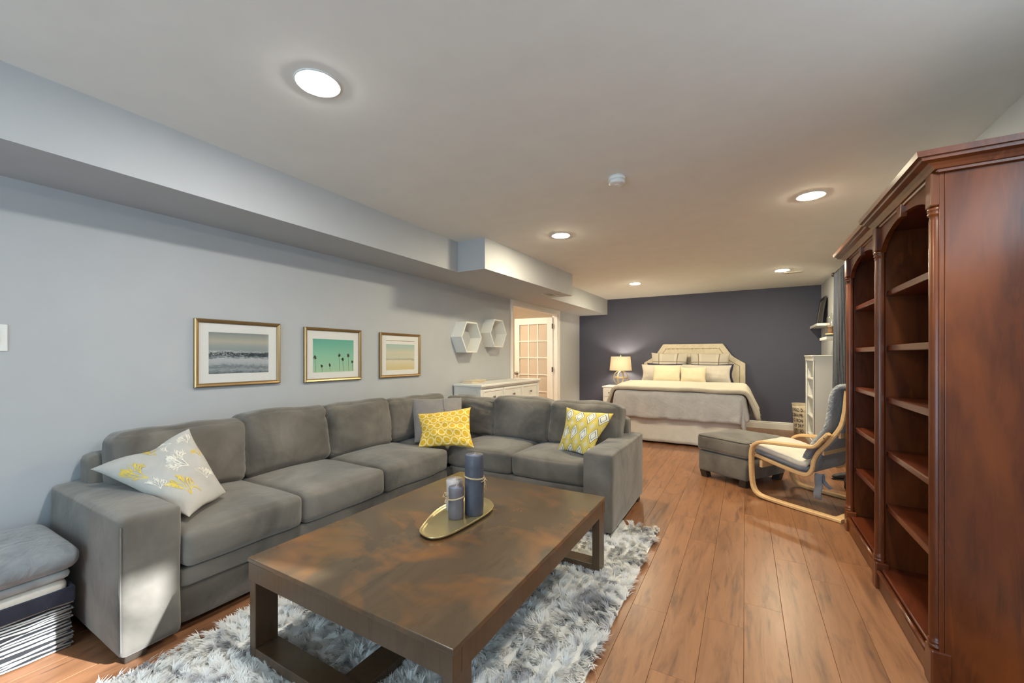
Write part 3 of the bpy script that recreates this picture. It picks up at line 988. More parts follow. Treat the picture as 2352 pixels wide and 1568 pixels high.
# ------------------------------------------------------------------ coffee table
tb = thing('coffee_table', 'large low dark brown wooden coffee table with a worn top on the rug', 'table', (-1.19, 1.56, 0.02))
tx0, tx1, ty0, ty1, tz = -1.70, -0.682, 0.872, 2.25, 0.41
box('tabletop', tx0, tx1, ty0, ty1, tz - 0.018, tz, M['table'], tb, 0.003)
boxes('apron', [(tx0 + 0.003, tx1 - 0.003, ty0 + 0.003, ty0 + 0.043, tz - 0.09, tz - 0.018), (tx0 + 0.003, tx1 - 0.003, ty1 - 0.043, ty1 - 0.003, tz - 0.09, tz - 0.018),
                (tx0 + 0.003, tx0 + 0.043, ty0 + 0.043, ty1 - 0.043, tz - 0.09, tz - 0.018), (tx1 - 0.043, tx1 - 0.003, ty0 + 0.043, ty1 - 0.043, tz - 0.09, tz - 0.018)], M['table_leg'], tb, 0.002)
for xx in (tx0 + 0.006, tx1 - 0.046):
    for yy in (ty0 + 0.006, ty1 - 0.096):
        box('leg', xx, xx + 0.04, yy, yy + 0.09, 0.02, tz - 0.09, M['table_leg'], tb, 0.003)
for yy in (ty0 + 0.006, ty1 - 0.096):
    box('foot_rail', tx0 + 0.046, tx1 - 0.046, yy, yy + 0.09, 0.022, 0.062, M['table_leg'], tb, 0.003)
box('stretcher', -1.245, -1.135, ty0 + 0.096, ty1 - 0.096, 0.024, 0.060, M['table_leg'], tb, 0.003)

# tray and candles
tc_ = (-1.225, 1.60, tz)
raw = [(-1.257, 1.363), (-1.188, 1.332), (-1.145, 1.345), (-1.118, 1.40), (-1.108, 1.49), (-1.103, 1.61), (-1.106, 1.704), (-1.128, 1.779), (-1.181, 1.836), (-1.245, 1.858),
       (-1.310, 1.835), (-1.352, 1.765), (-1.362, 1.665), (-1.345, 1.565), (-1.305, 1.458)]
N_ = len(raw)
outl = []
for i in range(N_):
    p = [Vector((*raw[(i + k) % N_], 0)) for k in (-1, 0, 1, 2)]
    for j in range(4):
        s = j / 4
        outl.append(0.5 * ((2 * p[1]) + (p[2] - p[0]) * s + (2 * p[0] - 5 * p[1] + 4 * p[2] - p[3]) * s * s + (3 * p[1] - p[0] - 3 * p[2] + p[3]) * s ** 3))
tray = thing('tray', 'oval brushed brass tray holding the candles on the coffee table', 'tray', (tc_[0], tc_[1], tz))
ctr = Vector((tc_[0], tc_[1], 0))
def trring(f, z):
    return [ctr + (p - ctr) * f + Vector((0, 0, z)) for p in outl]
rings = [trring(0.86, tz + 0.001), trring(0.97, tz + 0.006), trring(1.0, tz + 0.017), trring(0.985, tz + 0.018), trring(0.955, tz + 0.009), trring(0.85, tz + 0.005)]
vs = [p for r_ in rings for p in r_]
n_ = len(outl)
fs = [(i * n_ + k, i * n_ + (k + 1) % n_, (i + 1) * n_ + (k + 1) % n_, (i + 1) * n_ + k) for i in range(5) for k in range(n_)]
fs += [tuple(range(5 * n_, 6 * n_)), tuple(reversed(range(n_)))]
mesh_obj('tray_dish', vs, fs, M['brass'], tray, True)

def candle(loc, r, h, mat, top, label, tie_z, bow_a, seed, tail=0.07):
    t = thing('pillar_candle', label, 'candle', loc, 0, 'pillar candles on the tray')
    prof = [(r * 0.95, 0), (r, 0.004), (r * 1.0, h * 0.3), (r * 0.985, h * 0.55), (r * 1.0, h * 0.8), (r, h - 0.006), (r * 0.93, h), (r * 0.75, h - 0.003), (r * 0.2, h - 0.005)]
    lathe('wax', prof[:7], mat, t, (0, 0, 0), 30, True, True, wob=0.05, caps=False)
    lathe('wax_top', prof[6:], top, t, (0, 0, 0), 30, True, True, wob=0.02)
    tube('wick', [(0, 0, h - 0.006), (0.001, 0.002, h + 0.004), (0.005, 0.003, h + 0.009)], 0.0016, M['candle_light'], t, 5, False, True)
    rr = r * 1.02 + 0.0015
    bm = bmesh.new()
    for dz in (0, 0.0035):
        tube_bm(bm, [(rr * math.cos(2 * math.pi * k / 28), rr * math.sin(2 * math.pi * k / 28), tie_z + dz + 0.006 * math.cos(2 * math.pi * k / 28 - bow_a + 3.14)) for k in range(28)], 0.0018, 6, True)
    bm_obj('twine', bm, M['twine'], t, True, True)
    bx, by = rr * math.cos(bow_a), rr * math.sin(bow_a)
    ox, oy = math.cos(bow_a), math.sin(bow_a)
    px, py = -oy, ox
    bm = bmesh.new()
    for s in (1, -1):
        L = [(bx + ox * (0.004 + 0.010 * math.sin(a)) + px * s * 0.016 * (1 - math.cos(a)) * 0.6, by + oy * (0.004 + 0.010 * math.sin(a)) + py * s * 0.016 * (1 - math.cos(a)) * 0.6,
              tie_z - 0.004 - 0.012 * math.sin(a) * s * 0.6 - 0.006 * (1 - math.cos(a))) for a in [k * math.pi * 2 / 14 for k in range(15)]]
        tube_bm(bm, L, 0.0016, 5)
        tube_bm(bm, [(bx + ox * 0.003, by + oy * 0.003, tie_z), (bx + ox * 0.010 + px * s * 0.006, by + oy * 0.010 + py * s * 0.006, tie_z - tail * 0.45), (bx + ox * 0.012 + px * s * 0.012, by + oy * 0.012 + py * s * 0.012, tie_z - tail * (1.0 if s > 0 else 0.7))], 0.0015, 5)
    bm_obj('twine_bow', bm, M['twine'], t, True, True)
    return t
zb = tz + 0.0055
candle((-1.175, 1.672, zb), 0.047, 0.295, M['candle_dark'], M['wax_top'], 'tall charcoal pillar candle tied with twine on the brass tray', 0.185, R(10), 1, 0.07)
candle((-1.222, 1.585, zb), 0.037, 0.150, M['candle_mid'], M['wax_top'], 'short mauve grey pillar candle with twine bow at the front of the tray', 0.098, R(215), 2, 0.02)
candle((-1.292, 1.665, zb), 0.043, 0.158, M['candle_light'], M['candle_light'], 'short pale pillar candle half hidden behind the other candles', 0.085, R(200), 3, 0.02)

# ------------------------------------------------------------------ shag rug
rug = thing('shag_rug', 'white and grey marbled shaggy rug under the coffee table', 'rug', (-1.25, 1.70, 0))
box('backing', -1.99, -0.515, 0.50, 2.90, 0.0005, 0.008, M['rug_back'], rug, 0)
def make_pile():
    g = np.random.default_rng(3)
    n = 130000
    px = g.uniform(-2.0, -0.505, n)
    py = g.uniform(0.49, 2.915, n)
    # tufts: pull blades to cell centres
    cell = 0.045
    jx = np.floor(px / cell)
    jy = np.floor(py / cell)
    hx = np.modf(np.abs(np.sin(jx * 12.9898 + jy * 78.233) * 43758.5453))[0]
    hy = np.modf(np.abs(np.sin(jx * 39.346 + jy * 11.135) * 24634.6345))[0]
    cx = (jx + 0.2 + 0.6 * hx) * cell
    cy = (jy + 0.2 + 0.6 * hy) * cell
    px = px * 0.45 + cx * 0.55
    py = py * 0.45 + cy * 0.55
    px = np.clip(px, -2.0, -0.505)
    py = np.clip(py, 0.49, 2.915)
    lo = np.sin(cx * 7.0 + 1.3 * np.sin(cy * 5.0)) + np.cos(cy * 8.0 + 1.7 * np.sin(cx * 6.0 + 1.0))
    ta = lo * 2.6 + hx * 2.0 + g.normal(0, 0.55, n)
    lean = g.uniform(0.018, 0.046, n)
    hgt = g.uniform(0.016, 0.034, n) * (0.75 + 0.5 * hy)
    w = g.uniform(0.0016, 0.0034, n)
    dx, dy = np.cos(ta), np.sin(ta)
    sx, sy = -dy, dx
    z0 = 0.006
    V = np.zeros((n, 5, 3))
    for k, (f, hf, wf) in enumerate(((0, 0, 1), (0, 0, -1), (0.4, 0.72, 1.1), (0.4, 0.72, -1.1), (1.0, 1.0, 0))):
        V[:, k, 0] = px + dx * lean * f + sx * w * wf
        V[:, k, 1] = py + dy * lean * f + sy * w * wf
        V[:, k, 2] = z0 + hgt * hf
    base = (np.arange(n) * 5)[:, None]
    T = np.concatenate([base + np.array([[0, 1, 3]]), base + np.array([[0, 3, 2]]), base + np.array([[2, 3, 4]])], 1).reshape(-1)
    me = bpy.data.meshes.new('pile')
    me.vertices.add(n * 5)
    me.vertices.foreach_set('co', V.reshape(-1))
    nt_ = n * 3
    me.loops.add(nt_ * 3)
    me.loops.foreach_set('vertex_index', T.astype(np.int32))
    me.polygons.add(nt_)
    me.polygons.foreach_set('loop_start', np.arange(0, nt_ * 3, 3, dtype=np.int32))
    me.polygons.foreach_set('loop_total', np.full(nt_, 3, dtype=np.int32))
    me.update()
    me.validate()
    me.materials.append(M['pile'])
    o = bpy.data.objects.new('pile', me)
    link(o, rug)
    o['kind'] = 'stuff'
make_pile()

# ------------------------------------------------------------------ tall cherry bookcases
def bookcase(y0, y1, dx, label, f0, f1):
    t = thing('bookcase', label, 'bookcase', (0.83 + dx, (y0 + y1) / 2, 0), 0, 'pair of tall dark bookcases')
    C, CH = M['cherry'], M['cherry_h']
    xf, xb = 0.622 + dx, 1.012
    box('side_panel', xf, xb, y0, y0 + 0.022, 0.02, 1.865, C, t, 0.002)
    box('side_panel', xf, xb, y1 - 0.022, y1, 0.02, 1.865, C, t, 0.002)
    box('back_panel', xb - 0.012, xb - 0.002, y0 + 0.022, y1 - 0.022, 0.06, 1.865, C, t, 0)
    box('top_panel', xf, xb, y0 + 0.022, y1 - 0.022, 1.845, 1.865, CH, t, 0)
    for z in (1.54, 1.257, 0.989, 0.713, 0.434):
        box('shelf', xf + 0.014, xb - 0.014, y0 + 0.023, y1 - 0.023, z - 0.030, z, CH, t, 0.005)
    box('bottom_shelf', xf - 0.012, xb - 0.014, y0 + 0.023, y1 - 0.023, 0.080, 0.105, CH, t, 0.006)
    # stiles behind the columns, arched header
    for a, b in ((y0, y0 + 0.058), (y1 - 0.058, y1)):
        box('stile', xf - 0.014, xf - 0.0005, a, b, 0.13, 1.865, C, t, 0.002)
    a, b = y0 + 0.058, y1 - 0.058
    arc = [(a + (b - a) * i / 20, 1.735 + 0.098 * math.sqrt(max(0, 1 - (2 * i / 20 - 1) ** 2)) ** 1.25) for i in range(21)]
    prism('arched_header', arc + [(b, 1.865), (a, 1.865)], 'x', xf - 0.014, xf + 0.006, C, t)
    mid = (y0 + y1) / 2
    prism('keystone', [(mid - 0.022, 1.815), (mid + 0.022, 1.815), (mid + 0.034, 1.875), (mid - 0.034, 1.875)], 'x', xf - 0.028, xf - 0.004, C, t, 0.003)
    for yc in (y0 + 0.031, y1 - 0.031):
        z0, z1 = 0.135, 1.745
        pr = [(0.024, z0), (0.026, z0 + 0.006), (0.024, z0 + 0.012), (0.019, z0 + 0.014), (0.025, z0 + 0.020), (0.025, z0 + 0.026), (0.020, z0 + 0.030), (0.0215, z0 + 0.045),
              (0.0215, z1 - 0.05), (0.0185, z1 - 0.032), (0.025, z1 - 0.028), (0.025, z1 - 0.022), (0.019, z1 - 0.018), (0.0255, z1 - 0.014), (0.0255, z1 - 0.006), (0.023, z1)]
        lathe('column', pr, C, t, (xf - 0.012, yc, 0), 18)
        box('capital_block', xf - 0.036, xf + 0.004, yc - 0.029, yc + 0.029, 1.745, 1.868, C, t, 0.006)
        box('foot_block', xf - 0.036, xf + 0.02, yc - 0.0335, yc + 0.0335, 0, 0.134, C, t, 0.006)
    box('plinth', xf - 0.024, xf - 0.004, y0 + 0.062, y1 - 0.062, 0.0, 0.082, C, t, 0.003)
    tube('plinth_bead', [(xf - 0.024, y0 + 0.062, 0.090), (xf - 0.024, y1 - 0.062, 0.090)], 0.010, C, t, 10)
    # crown moulding mitred round front and both sides
    prof = [(0.010, 1.858), (0.022, 1.860), (0.024, 1.868), (0.032, 1.870), (0.040, 1.880), (0.052, 1.890), (0.074, 1.896), (0.076, 1.906), (0.088, 1.908), (0.092, 1.928), (0.080, 1.928), (0.078, 1.905)]
    bm = bmesh.new()
    secs = []
    for (sx, sy, cx, cy) in ((0, -1, xb, y0), (-1, -1, xf, y0), (-1, 1, xf, y1), (0, 1, xb, y1)):
        fy = f0 if sy < 0 else f1
        secs.append([bm.verts.new((cx + sx * p, cy + sy * p * fy, z)) for p, z in prof])
    for A, B in zip(secs[:-1], secs[1:]):
        for k in range(len(prof) - 1):
            bm.faces.new((A[k], A[k + 1], B[k + 1], B[k]))
    bm_obj('crown_moulding', bm, C, t)
    prism('top_board', [(xb, y0 - 0.05 * f0), (xf - 0.055, y0 - 0.05 * f0), (xf - 0.055, y1 + 0.05 * f1), (xb, y1 + 0.05 * f1)], 'z', 1.900, 1.912, M['low_bounce'], t)  # unseen dull board, added against red bounce on the ceiling
    return t
bookcase(2.04, 2.828, 0.0, 'tall dark cherry bookcase nearest the camera, with empty shelves and arched top', 0.72, 0.08)
bookcase(2.846, 3.634, 0.018, 'tall dark cherry bookcase next to the armchair, partly hidden by its twin', 0.08, 0.72)

# ------------------------------------------------------------------ pictures on the left wall
def picture(yc, zc, w, h, label, mat, mx, mz, kind, dz=0.0):
    t = thing('framed_picture', label, 'picture', (XL, yc, zc - h / 2), 0, 'framed beach pictures on the left wall')
    y0, y1, z0, z1 = -w / 2, w / 2, 0.0, h
    f = 0.024
    bm = bmesh.new()
    # mitred frame: profile swept round the rectangle
    pr = [(0.0, 0.001), (0.0, 0.020), (0.006, 0.026), (0.016, 0.022), (f, 0.016), (f, 0.001)]
    secs = []
    for (cy, cz, sy, sz) in ((y0, z0, 1, 1), (y1, z0, -1, 1), (y1, z1, -1, -1), (y0, z1, 1, -1)):
        secs.append([bm.verts.new((b, cy + sy * a, cz + sz * a)) for a, b in pr])
    for i in range(4):
        A, B = secs[i], secs[(i + 1) % 4]
        for k in range(len(pr)):
            bm.faces.new((A[k], A[(k + 1) % len(pr)], B[(k + 1) % len(pr)], B[k]))
    bm_obj('frame', bm, M['gold'], t, False, True)
    a0, a1, b0, b1 = y0 + mx, y1 - mx, z0 + mz + dz, z1 - mz + dz
    boxes('mat_board', [(0.004, 0.010, y0 + f - 0.002, a0, z0 + f - 0.002, z1 - f + 0.002), (0.004, 0.010, a1, y1 - f + 0.002, z0 + f - 0.002, z1 - f + 0.002),
                        (0.004, 0.010, a0, a1, z0 + f - 0.002, b0), (0.004, 0.010, a0, a1, b1, z1 - f + 0.002)], M['mat_board'], t, 0, True)
    pr_ = box('print', 0.003, 0.0075, a0 - 0.002, a1 + 0.002, b0 - 0.002, b1 + 0.002, mat, t, 0, True)
    if kind == 'palms':
        bm = bmesh.new()
        rg = random.Random(4)
        W_, H_ = a1 - a0, b1 - b0
        for (px, pz, s) in ((0.05, 0.46, 1.0), (0.205, 0.20, 0.75), (0.39, 0.22, 0.85), (0.625, 0.53, 1.0), (0.72, 0.39, 0.9), (0.86, 0.52, 1.0), (0.965, 0.31, 0.75)):
            cy, cz = a0 + px * W_, b0 + pz * H_
            xx = 0.0079
            bt = (b0 + 0.002) if px != 0.39 else b0 + 0.01
            bm.faces.new([bm.verts.new(q) for q in ((xx, cy - 0.0012 + 0.006, bt), (xx, cy + 0.0012 + 0.006, bt), (xx, cy + 0.0012, cz), (xx, cy - 0.0012, cz))])
            for k in range(26):
                a = rg.uniform(0, 6.283)
                L = 0.021 * s * rg.uniform(0.6, 1.0)
                dy_, dz_ = math.cos(a) * L * 0.9, math.sin(a) * L - 0.003
                ny_, nz_ = -math.sin(a) * 0.0028, math.cos(a) * 0.0028
                q = [(cy, cz), (cy + dy_ * 0.6 + ny_, cz + dz_ * 0.6 + nz_), (cy + dy_, cz + dz_), (cy + dy_ * 0.6 - ny_, cz + dz_ * 0.6 - nz_)]
                q = [(min(max(yy, a0), a1), min(max(zz, b0), b1)) for yy, zz in q]
                bm.faces.new([bm.verts.new((xx, yy, zz)) for yy, zz in q])
        o = bm_obj('palm_silhouettes', bm, M['palm'], pr_, False, True)
        o['kind'] = 'stuff'
    if kind == 'beach':
        box('mat_slot', 0.010, 0.0105, a0, a1, b1 + 0.034, b1 + 0.039, M['gold'], t, 0, True)
    box('glass', 0.0125, 0.0140, y0 + f - 0.003, y1 - f + 0.003, z0 + f - 0.003, z1 - f + 0.003, M['glass'], t, 0, True)
picture(1.473, 1.221, 0.535, 0.432, 'gold framed picture of a breaking wave, nearest to the camera', M['sea'], 0.080, 0.082, 'sea')
picture(2.196, 1.213, 0.535, 0.432, 'gold framed picture of palm trees against a teal sky', M['palm_sky'], 0.075, 0.082, 'palms', -0.008)
picture(2.948, 1.211, 0.540, 0.428, 'gold framed pale picture of an empty beach, nearest to the dresser', M['beach'], 0.080, 0.090, 'beach', -0.020)

# ------------------------------------------------------------------ hexagon shelves
def hexshelf(yc, zc, label):
    t = thing('hexagon_shelf', label, 'shelf', (XL + 0.001, yc, zc), 0, 'white hexagon wall shelves')
    s, th, dp = 0.208, 0.016, 0.155
    si = s - th * 1.1547
    for k in range(6):
        a0, a1 = R(60 * k), R(60 * (k + 1))
        p = [(s * math.cos(a0), s * math.sin(a0)), (s * math.cos(a1), s * math.sin(a1)), (si * math.cos(a1), si * math.sin(a1)), (si * math.cos(a0), si * math.sin(a0))]
        prism('side_board', p, 'x', 0.0, dp, M['white'], t, 0.0, True)
    prism('hanger', [(-0.03, 0.158), (0.03, 0.158), (0.0, 0.12)], 'x', 0.0, 0.006, M['dark_metal'], t, 0.0, True)
hexshelf(3.95, 1.425, 'white hexagon wall shelf nearer to the framed beach pictures, hung lower')
hexshelf(4.555, 1.500, 'white hexagon wall shelf nearer to the doorway, hung higher')

# ------------------------------------------------------------------ dresser
dr = thing('dresser', 'long white dresser with three top drawers behind the sofa', 'dresser', (-2.755, 4.53, 0))
x0, x1, y0, y1, zt = XL + 0.02, -2.575, 3.79, 5.27, 0.88
box('top', x0, x1 + 0.025, y0 - 0.022, y1 + 0.022, zt - 0.028, zt, M['white'], dr, 0.006)
box('top_moulding', x0, x1 + 0.012, y0 - 0.010, y1 + 0.010, zt - 0.046, zt - 0.028, M['white'], dr, 0.005)
box('body', x0, x1 - 0.02, y0, y1, 0.08, zt - 0.046, M['white'], dr, 0.003)
box('side_rail', x1 - 0.06, x1, y0 - 0.004, y0 + 0.04, 0.0, zt - 0.046, M['white'], dr, 0.003)
box('side_rail', x1 - 0.06, x1, y1 - 0.04, y1 + 0.004, 0.0, zt - 0.046, M['white'], dr, 0.003)
boxes('side_frame', [(x0, x1 - 0.06, y0 - 0.008, y0, zt - 0.12, zt - 0.046), (x0, x0 + 0.06, y0 - 0.008, y0, 0.08, zt - 0.12), (x0, x1 - 0.06, y0 - 0.008, y0, 0.08, 0.16)], M['white'], dr, 0.002)
def drawer(a, b, c, d):
    o = box('drawer', x1 - 0.02, x1 - 0.002, a, b, c, d, M['white'], dr, 0.003)
    boxes('drawer_moulding', [(x1 - 0.002, x1 + 0.004, a + 0.012, b - 0.012, c + 0.012, c + 0.03), (x1 - 0.002, x1 + 0.004, a + 0.012, b - 0.012, d - 0.03, d - 0.012),
                              (x1 - 0.002, x1 + 0.004, a + 0.012, a + 0.03, c + 0.03, d - 0.03), (x1 - 0.002, x1 + 0.004, b - 0.03, b - 0.012, c + 0.03, d - 0.03)], M['white'], o, 0.002)
    bm = bmesh.new()
    cy, cz = (a + b) / 2, (c + d) / 2
    tube_bm(bm, [(x1 - 0.002, cy, cz), (x1 + 0.012, cy, cz), (x1 + 0.016, cy, cz), (x1 + 0.026, cy, cz), (x1 + 0.030, cy, cz)], [0.006, 0.006, 0.014, 0.014, 0.006], 12)
    bm_obj('knob', bm, M['nickel'], o, True)
w3 = (y1 - y0 - 0.12) / 3
for i in range(3):
    a = y0 + 0.045 + i * (w3 + 0.015)
    drawer(a, a + w3, 0.625, 0.822)
w2 = (y1 - y0 - 0.105) / 2
for j in range(2):
    for i in range(2):
        a = y0 + 0.045 + i * (w2 + 0.015)
        drawer(a, a + w2, 0.12 + 0.25 * j, 0.12 + 0.25 * j + 0.235)
bx = thing('keepsake_box', 'small flat cream box with a cord on the white dresser', 'box', (-2.85, 4.06, zt))
box('box_body', -0.07, 0.07, -0.15, 0.15, 0, 0.022, M['linen'], bx, 0.004, True)
box('box_lid', -0.072, 0.072, -0.152, 0.152, 0.022, 0.034, M['linen'], bx, 0.004, True)
tube('cord', [(0.073, -0.15, 0.034), (0.075, -0.05, 0.026), (0.075, 0.02, 0.008), (0.075, 0.07, 0.016), (0.073, 0.15, 0.028)], 0.0025, M['twine'], bx, 6, False, True)

# ------------------------------------------------------------------ bedroom end: bed
bed = thing('bed', 'bed with cream upholstered headboard, grey duvet and pale skirt against the navy wall', 'bed', (-0.823, 6.9, 0))
hx0, hx1 = -1.65, 0.004
hb = [(hx0, 0.15), (hx1, 0.15), (hx1, 1.08)]
def cc(p0, p1, p2, n=6):
    return [((1 - s) ** 2 * p0[0] + 2 * s * (1 - s) * p1[0] + s * s * p2[0], (1 - s) ** 2 * p0[1] + 2 * s * (1 - s) * p1[1] + s * s * p2[1]) for s in [i / n for i in range(1, n + 1)]]
hb += cc((hx1, 1.08), (-0.19, 1.19), (-0.215, 1.235)) + [(-0.335, 1.42), (-1.31, 1.42)]
hb += [(-1.43, 1.235)] + cc((-1.43, 1.235), (-1.455, 1.19), (hx0, 1.08))
prism('headboard', hb, 'y', 7.875, 7.965, M['linen'], bed, 0.012)
ins = 0.085
path = [(hx1 - ins, 0.62), (hx1 - ins, 1.035), (-0.235, 1.13), (-0.30, 1.20), (-0.385, 1.335), (-1.26, 1.335), (-1.345, 1.20), (-1.41, 1.13), (hx0 + ins, 1.035), (hx0 + ins, 0.62)]
bm = bmesh.new()
for (a, b) in zip(path[:-1], path[1:]):
    a, b = Vector(a), Vector(b)
    k = max(1, int((b - a).length / 0.022))
    for i in range(k):
        p = a + (b - a) * i / k
        bmesh.ops.create_icosphere(bm, subdivisions=1, radius=0.0075, matrix=Matrix.Translation((p.x, 7.874, p.y)))
o = bm_obj('nailheads', bm, M['nail'], bed, True)
o['kind'] = 'stuff'
box('box_spring', -1.585, -0.06, 5.90, 7.87, 0.14, 0.40, M['linen'], bed, 0.02)
rbox('mattress', (-0.823, 6.885, 0.54), 1.52, 1.97, 0.28, 0.06, M['white'], bed, 8)
for lx in (-1.5, -0.15):
    for ly in (6.0, 7.8):
        box('leg', lx - 0.03, lx + 0.03, ly - 0.03, ly + 0.03, 0, 0.14, M['sofa_dark'], bed, 0.003)
# skirt: gathered panels round three sides
skp = []
def skpt(x, y, nx, ny, s):
    col = []
    for j in range(9):
        f = j / 8
        wv = 0.010 * f * math.sin(s * 22) + 0.012 * f * noise.noise(Vector((s * 3, f, 2)))
        col.append((x + nx * (wv + 0.012 * f), y + ny * (wv + 0.012 * f), 0.385 - f * (0.36 - 0.012 * noise.noise(Vector((s * 2, 0, 5))))))
    return col
for i in range(36):
    y = 7.85 - i * (7.85 - 5.88) / 36
    skp.append(skpt(-0.055, y, 1, 0, i * 0.06))
for i in range(29):
    x = -0.055 - i * 1.54 / 28
    skp.append(skpt(x, 5.885, 0, -1, 3 + i * 0.055))
for i in range(36):
    y = 5.895 + i * (7.85 - 5.895) / 36
    skp.append(skpt(-1.595, y, -1, 0, 6 + i * 0.06))
sheet('bed_skirt', skp, 0.004, M['skirt'], bed)
# draped cloths
def drape(name, W, L0, L1, over_s, over_f, zt, off, mat, th, seed, flare=0.10, fold=0.02, na=64, nb=56, puff=0.0, b_end=None):
    """sheet over the bed; W half width, from y=L0 (head) to y=L1 (foot edge)"""
    cx = -0.823
    g = []
    for i in range(na + 1):
        a = -W - over_s + (2 * (W + over_s)) * i / na
        col = []
        for j in range(nb + 1):
            b = (L0 - L1 + over_f) * j / nb
            Lb = L0 - L1
            ex, eb = max(abs(a) - W, 0), max(b - Lb, 0)
            d = math.hypot(ex, eb)
            sx = math.copysign(min(abs(a), W), a)
            sy = min(b, Lb)
            if d > 1e-6:
                ux, uy = ex / d * math.copysign(1, a), eb / d
            else:
                ux = uy = 0
            r = 0.07
            if d < r * 1.57:
                an = d / r
                out, dn = r * math.sin(an), r * (1 - math.cos(an))
            else:
                out, dn = r, r + d - r * 1.57
            corner = min(ex, eb)
            hang = max(0.0, d - r)
            q = a * 1.0 if eb > ex else b
            w = fold * hang / 0.3 * (math.sin(q * 17 + seed) + 0.7 * math.sin(q * 31 + seed * 2)) + 0.05 * hang * noise.noise(Vector((a * 4, b * 4, seed)))
            out += flare * hang + w + off
            z = zt + off - dn + 0.012 * noise.noise(Vector((a * 3, b * 3, seed + 1)))
            if puff and d < r:
                pass
            z += puff * math.sin(math.pi * min(1, j / nb)) * (1 if d < r else 0.4)
            col.append((cx + sx + ux * out, L0 - sy - uy * out, z))
        g.append(col)
    return sheet(name, g, th, mat, bed)
drape('duvet', 0.74, 7.35, 5.90, 0.34, 0.40, 0.705, 0.012, M['duvet'], 0.020, 1.3, 0.10, 0.018)
o = drape('duvet_fold', 0.74, 7.30, 5.90, 0.40, 0.03, 0.715, 0.045, M['duvet_cream'], 0.045, 4.1, 0.32, 0.016, 64, 40, 0.03)

# bed pillows
def bedp(name, x0, x1, y, z0, z1, lean, t, mat, label, seed, pinch=0.08, wr=0.014):
    return pillow(name, [(x0, y, z0), (x1, y, z0), (x1, y + lean, z1), (x0, y + lean, z1)], t, mat, label, 'pillow', 'pillows on the bed', 18, pinch, 0, seed, wr)
bedp('plaid_pillow', -1.50, -0.875, 7.70, 0.78, 1.265, 0.09, 0.15, M['plaid'], 'grey plaid pillow at the left of the back row on the bed', 1)
bedp('plaid_pillow', -0.845, -0.215, 7.70, 0.78, 1.258, 0.09, 0.15, M['plaid'], 'grey plaid pillow at the right of the back row on the bed', 2)
bedp('navy_pillow', -1.55, -0.86, 7.60, 0.76, 1.075, 0.07, 0.12, M['pillow_navy'], 'dark navy pillow mostly hidden behind the left pale grey sham', 3)
bedp('navy_pillow', -0.82, -0.160, 7.60, 0.76, 1.07, 0.07, 0.12, M['pillow_navy'], 'dark navy pillow peeking out behind the right pale grey sham', 4)
bedp('grey_sham', -1.62, -0.90, 7.47, 0.75, 1.055, 0.07, 0.13, M['sham'], 'pale grey sham at the left, behind the left cream cushion', 5)
bedp('grey_sham', -0.94, -0.185, 7.47, 0.75, 1.06, 0.07, 0.13, M['sham'], 'pale grey sham at the right, behind the right cream cushion', 6)
bedp('cream_pillow', -1.385, -0.945, 7.32, 0.75, 1.045, 0.07, 0.13, M['pillow_cream'], 'plain cream cushion at the left front of the bed pillows', 7, 0.03, 0.006)
bedp('cream_pillow', -0.945, -0.550, 7.30, 0.75, 1.018, 0.07, 0.13, M['pillow_cream'], 'smaller plain cream cushion right of the other at the front of the bed pillows', 8, 0.05, 0.006)

# nightstand and lamp
ns = thing('nightstand', 'small white nightstand with drawers left of the bed under the table lamp', 'nightstand', (-2.07, 7.72, 0))
x0, x1, y0, y1, zt = -2.325, -1.83, 7.51, 7.94, 0.64
box('top', x0 - 0.015, x1 + 0.015, y0 - 0.018, y1, zt - 0.025, zt, M['white'], ns, 0.005)
box('body', x0, x1, y0, y1, 0.08, zt - 0.025, M['white'], ns, 0.003)
for lx in (x0, x1 - 0.04):
    for ly in (y0, y1 - 0.04):
        box('leg', lx, lx + 0.04, ly, ly + 0.04, 0, 0.08, M['white'], ns, 0.002)
for j in range(3):
    z0 = 0.11 + j * 0.168
    o = box('drawer', x0 + 0.03, x1 - 0.03, y0 - 0.012, y0, z0, z0 + 0.155, M['white'], ns, 0.003)
    boxes('drawer_moulding', [(x0 + 0.045, x1 - 0.045, y0 - 0.016, y0 - 0.012, z0 + 0.12, z0 + 0.14), (x0 + 0.045, x1 - 0.045, y0 - 0.016, y0 - 0.012, z0 + 0.012, z0 + 0.028)], M['white'], o, 0.001)
    for kx in (x0 + 0.12, x1 - 0.12):
        bm = bmesh.new()
        tube_bm(bm, [(kx, y0 - 0.012, z0 + 0.078), (kx, y0 - 0.022, z0 + 0.078), (kx, y0 - 0.026, z0 + 0.078), (kx, y0 - 0.036, z0 + 0.078)], [0.005, 0.005, 0.012, 0.009], 10)
        bm_obj('knob', bm, M['nickel'], o, True)

lp = thing('table_lamp', 'lit table lamp with cream drum shade and ringed orb base on the nightstand', 'lamp', (-2.045, 7.71, 0.64))
lathe('lamp_foot', [(0.07, 0), (0.07, 0.012), (0.03, 0.018), (0.014, 0.03)], M['ring_metal'], lp, n=24, local=True)
def ring(name, rad, z, rot, w, th):
    bm = bmesh.new()
    N = 40
    rows = []
    for i in range(N):
        a = 2 * math.pi * i / N
        rows.append([bm.verts.new((rr * math.cos(a), yy, rr * math.sin(a))) for rr, yy in ((rad, -w), (rad, w), (rad - th, w), (rad - th, -w))])
    for i in range(N):
        A, B = rows[i], rows[(i + 1) % N]
        for k in range(4):
            bm.faces.new((A[k], A[(k + 1) % 4], B[(k + 1) % 4], B[k]))
    bmesh.ops.transform(bm, matrix=Matrix.Translation((0, 0, z)) @ rot, verts=bm.verts)
    bm_obj(name, bm, M['ring_metal'], lp, False, True)
zc = 0.157
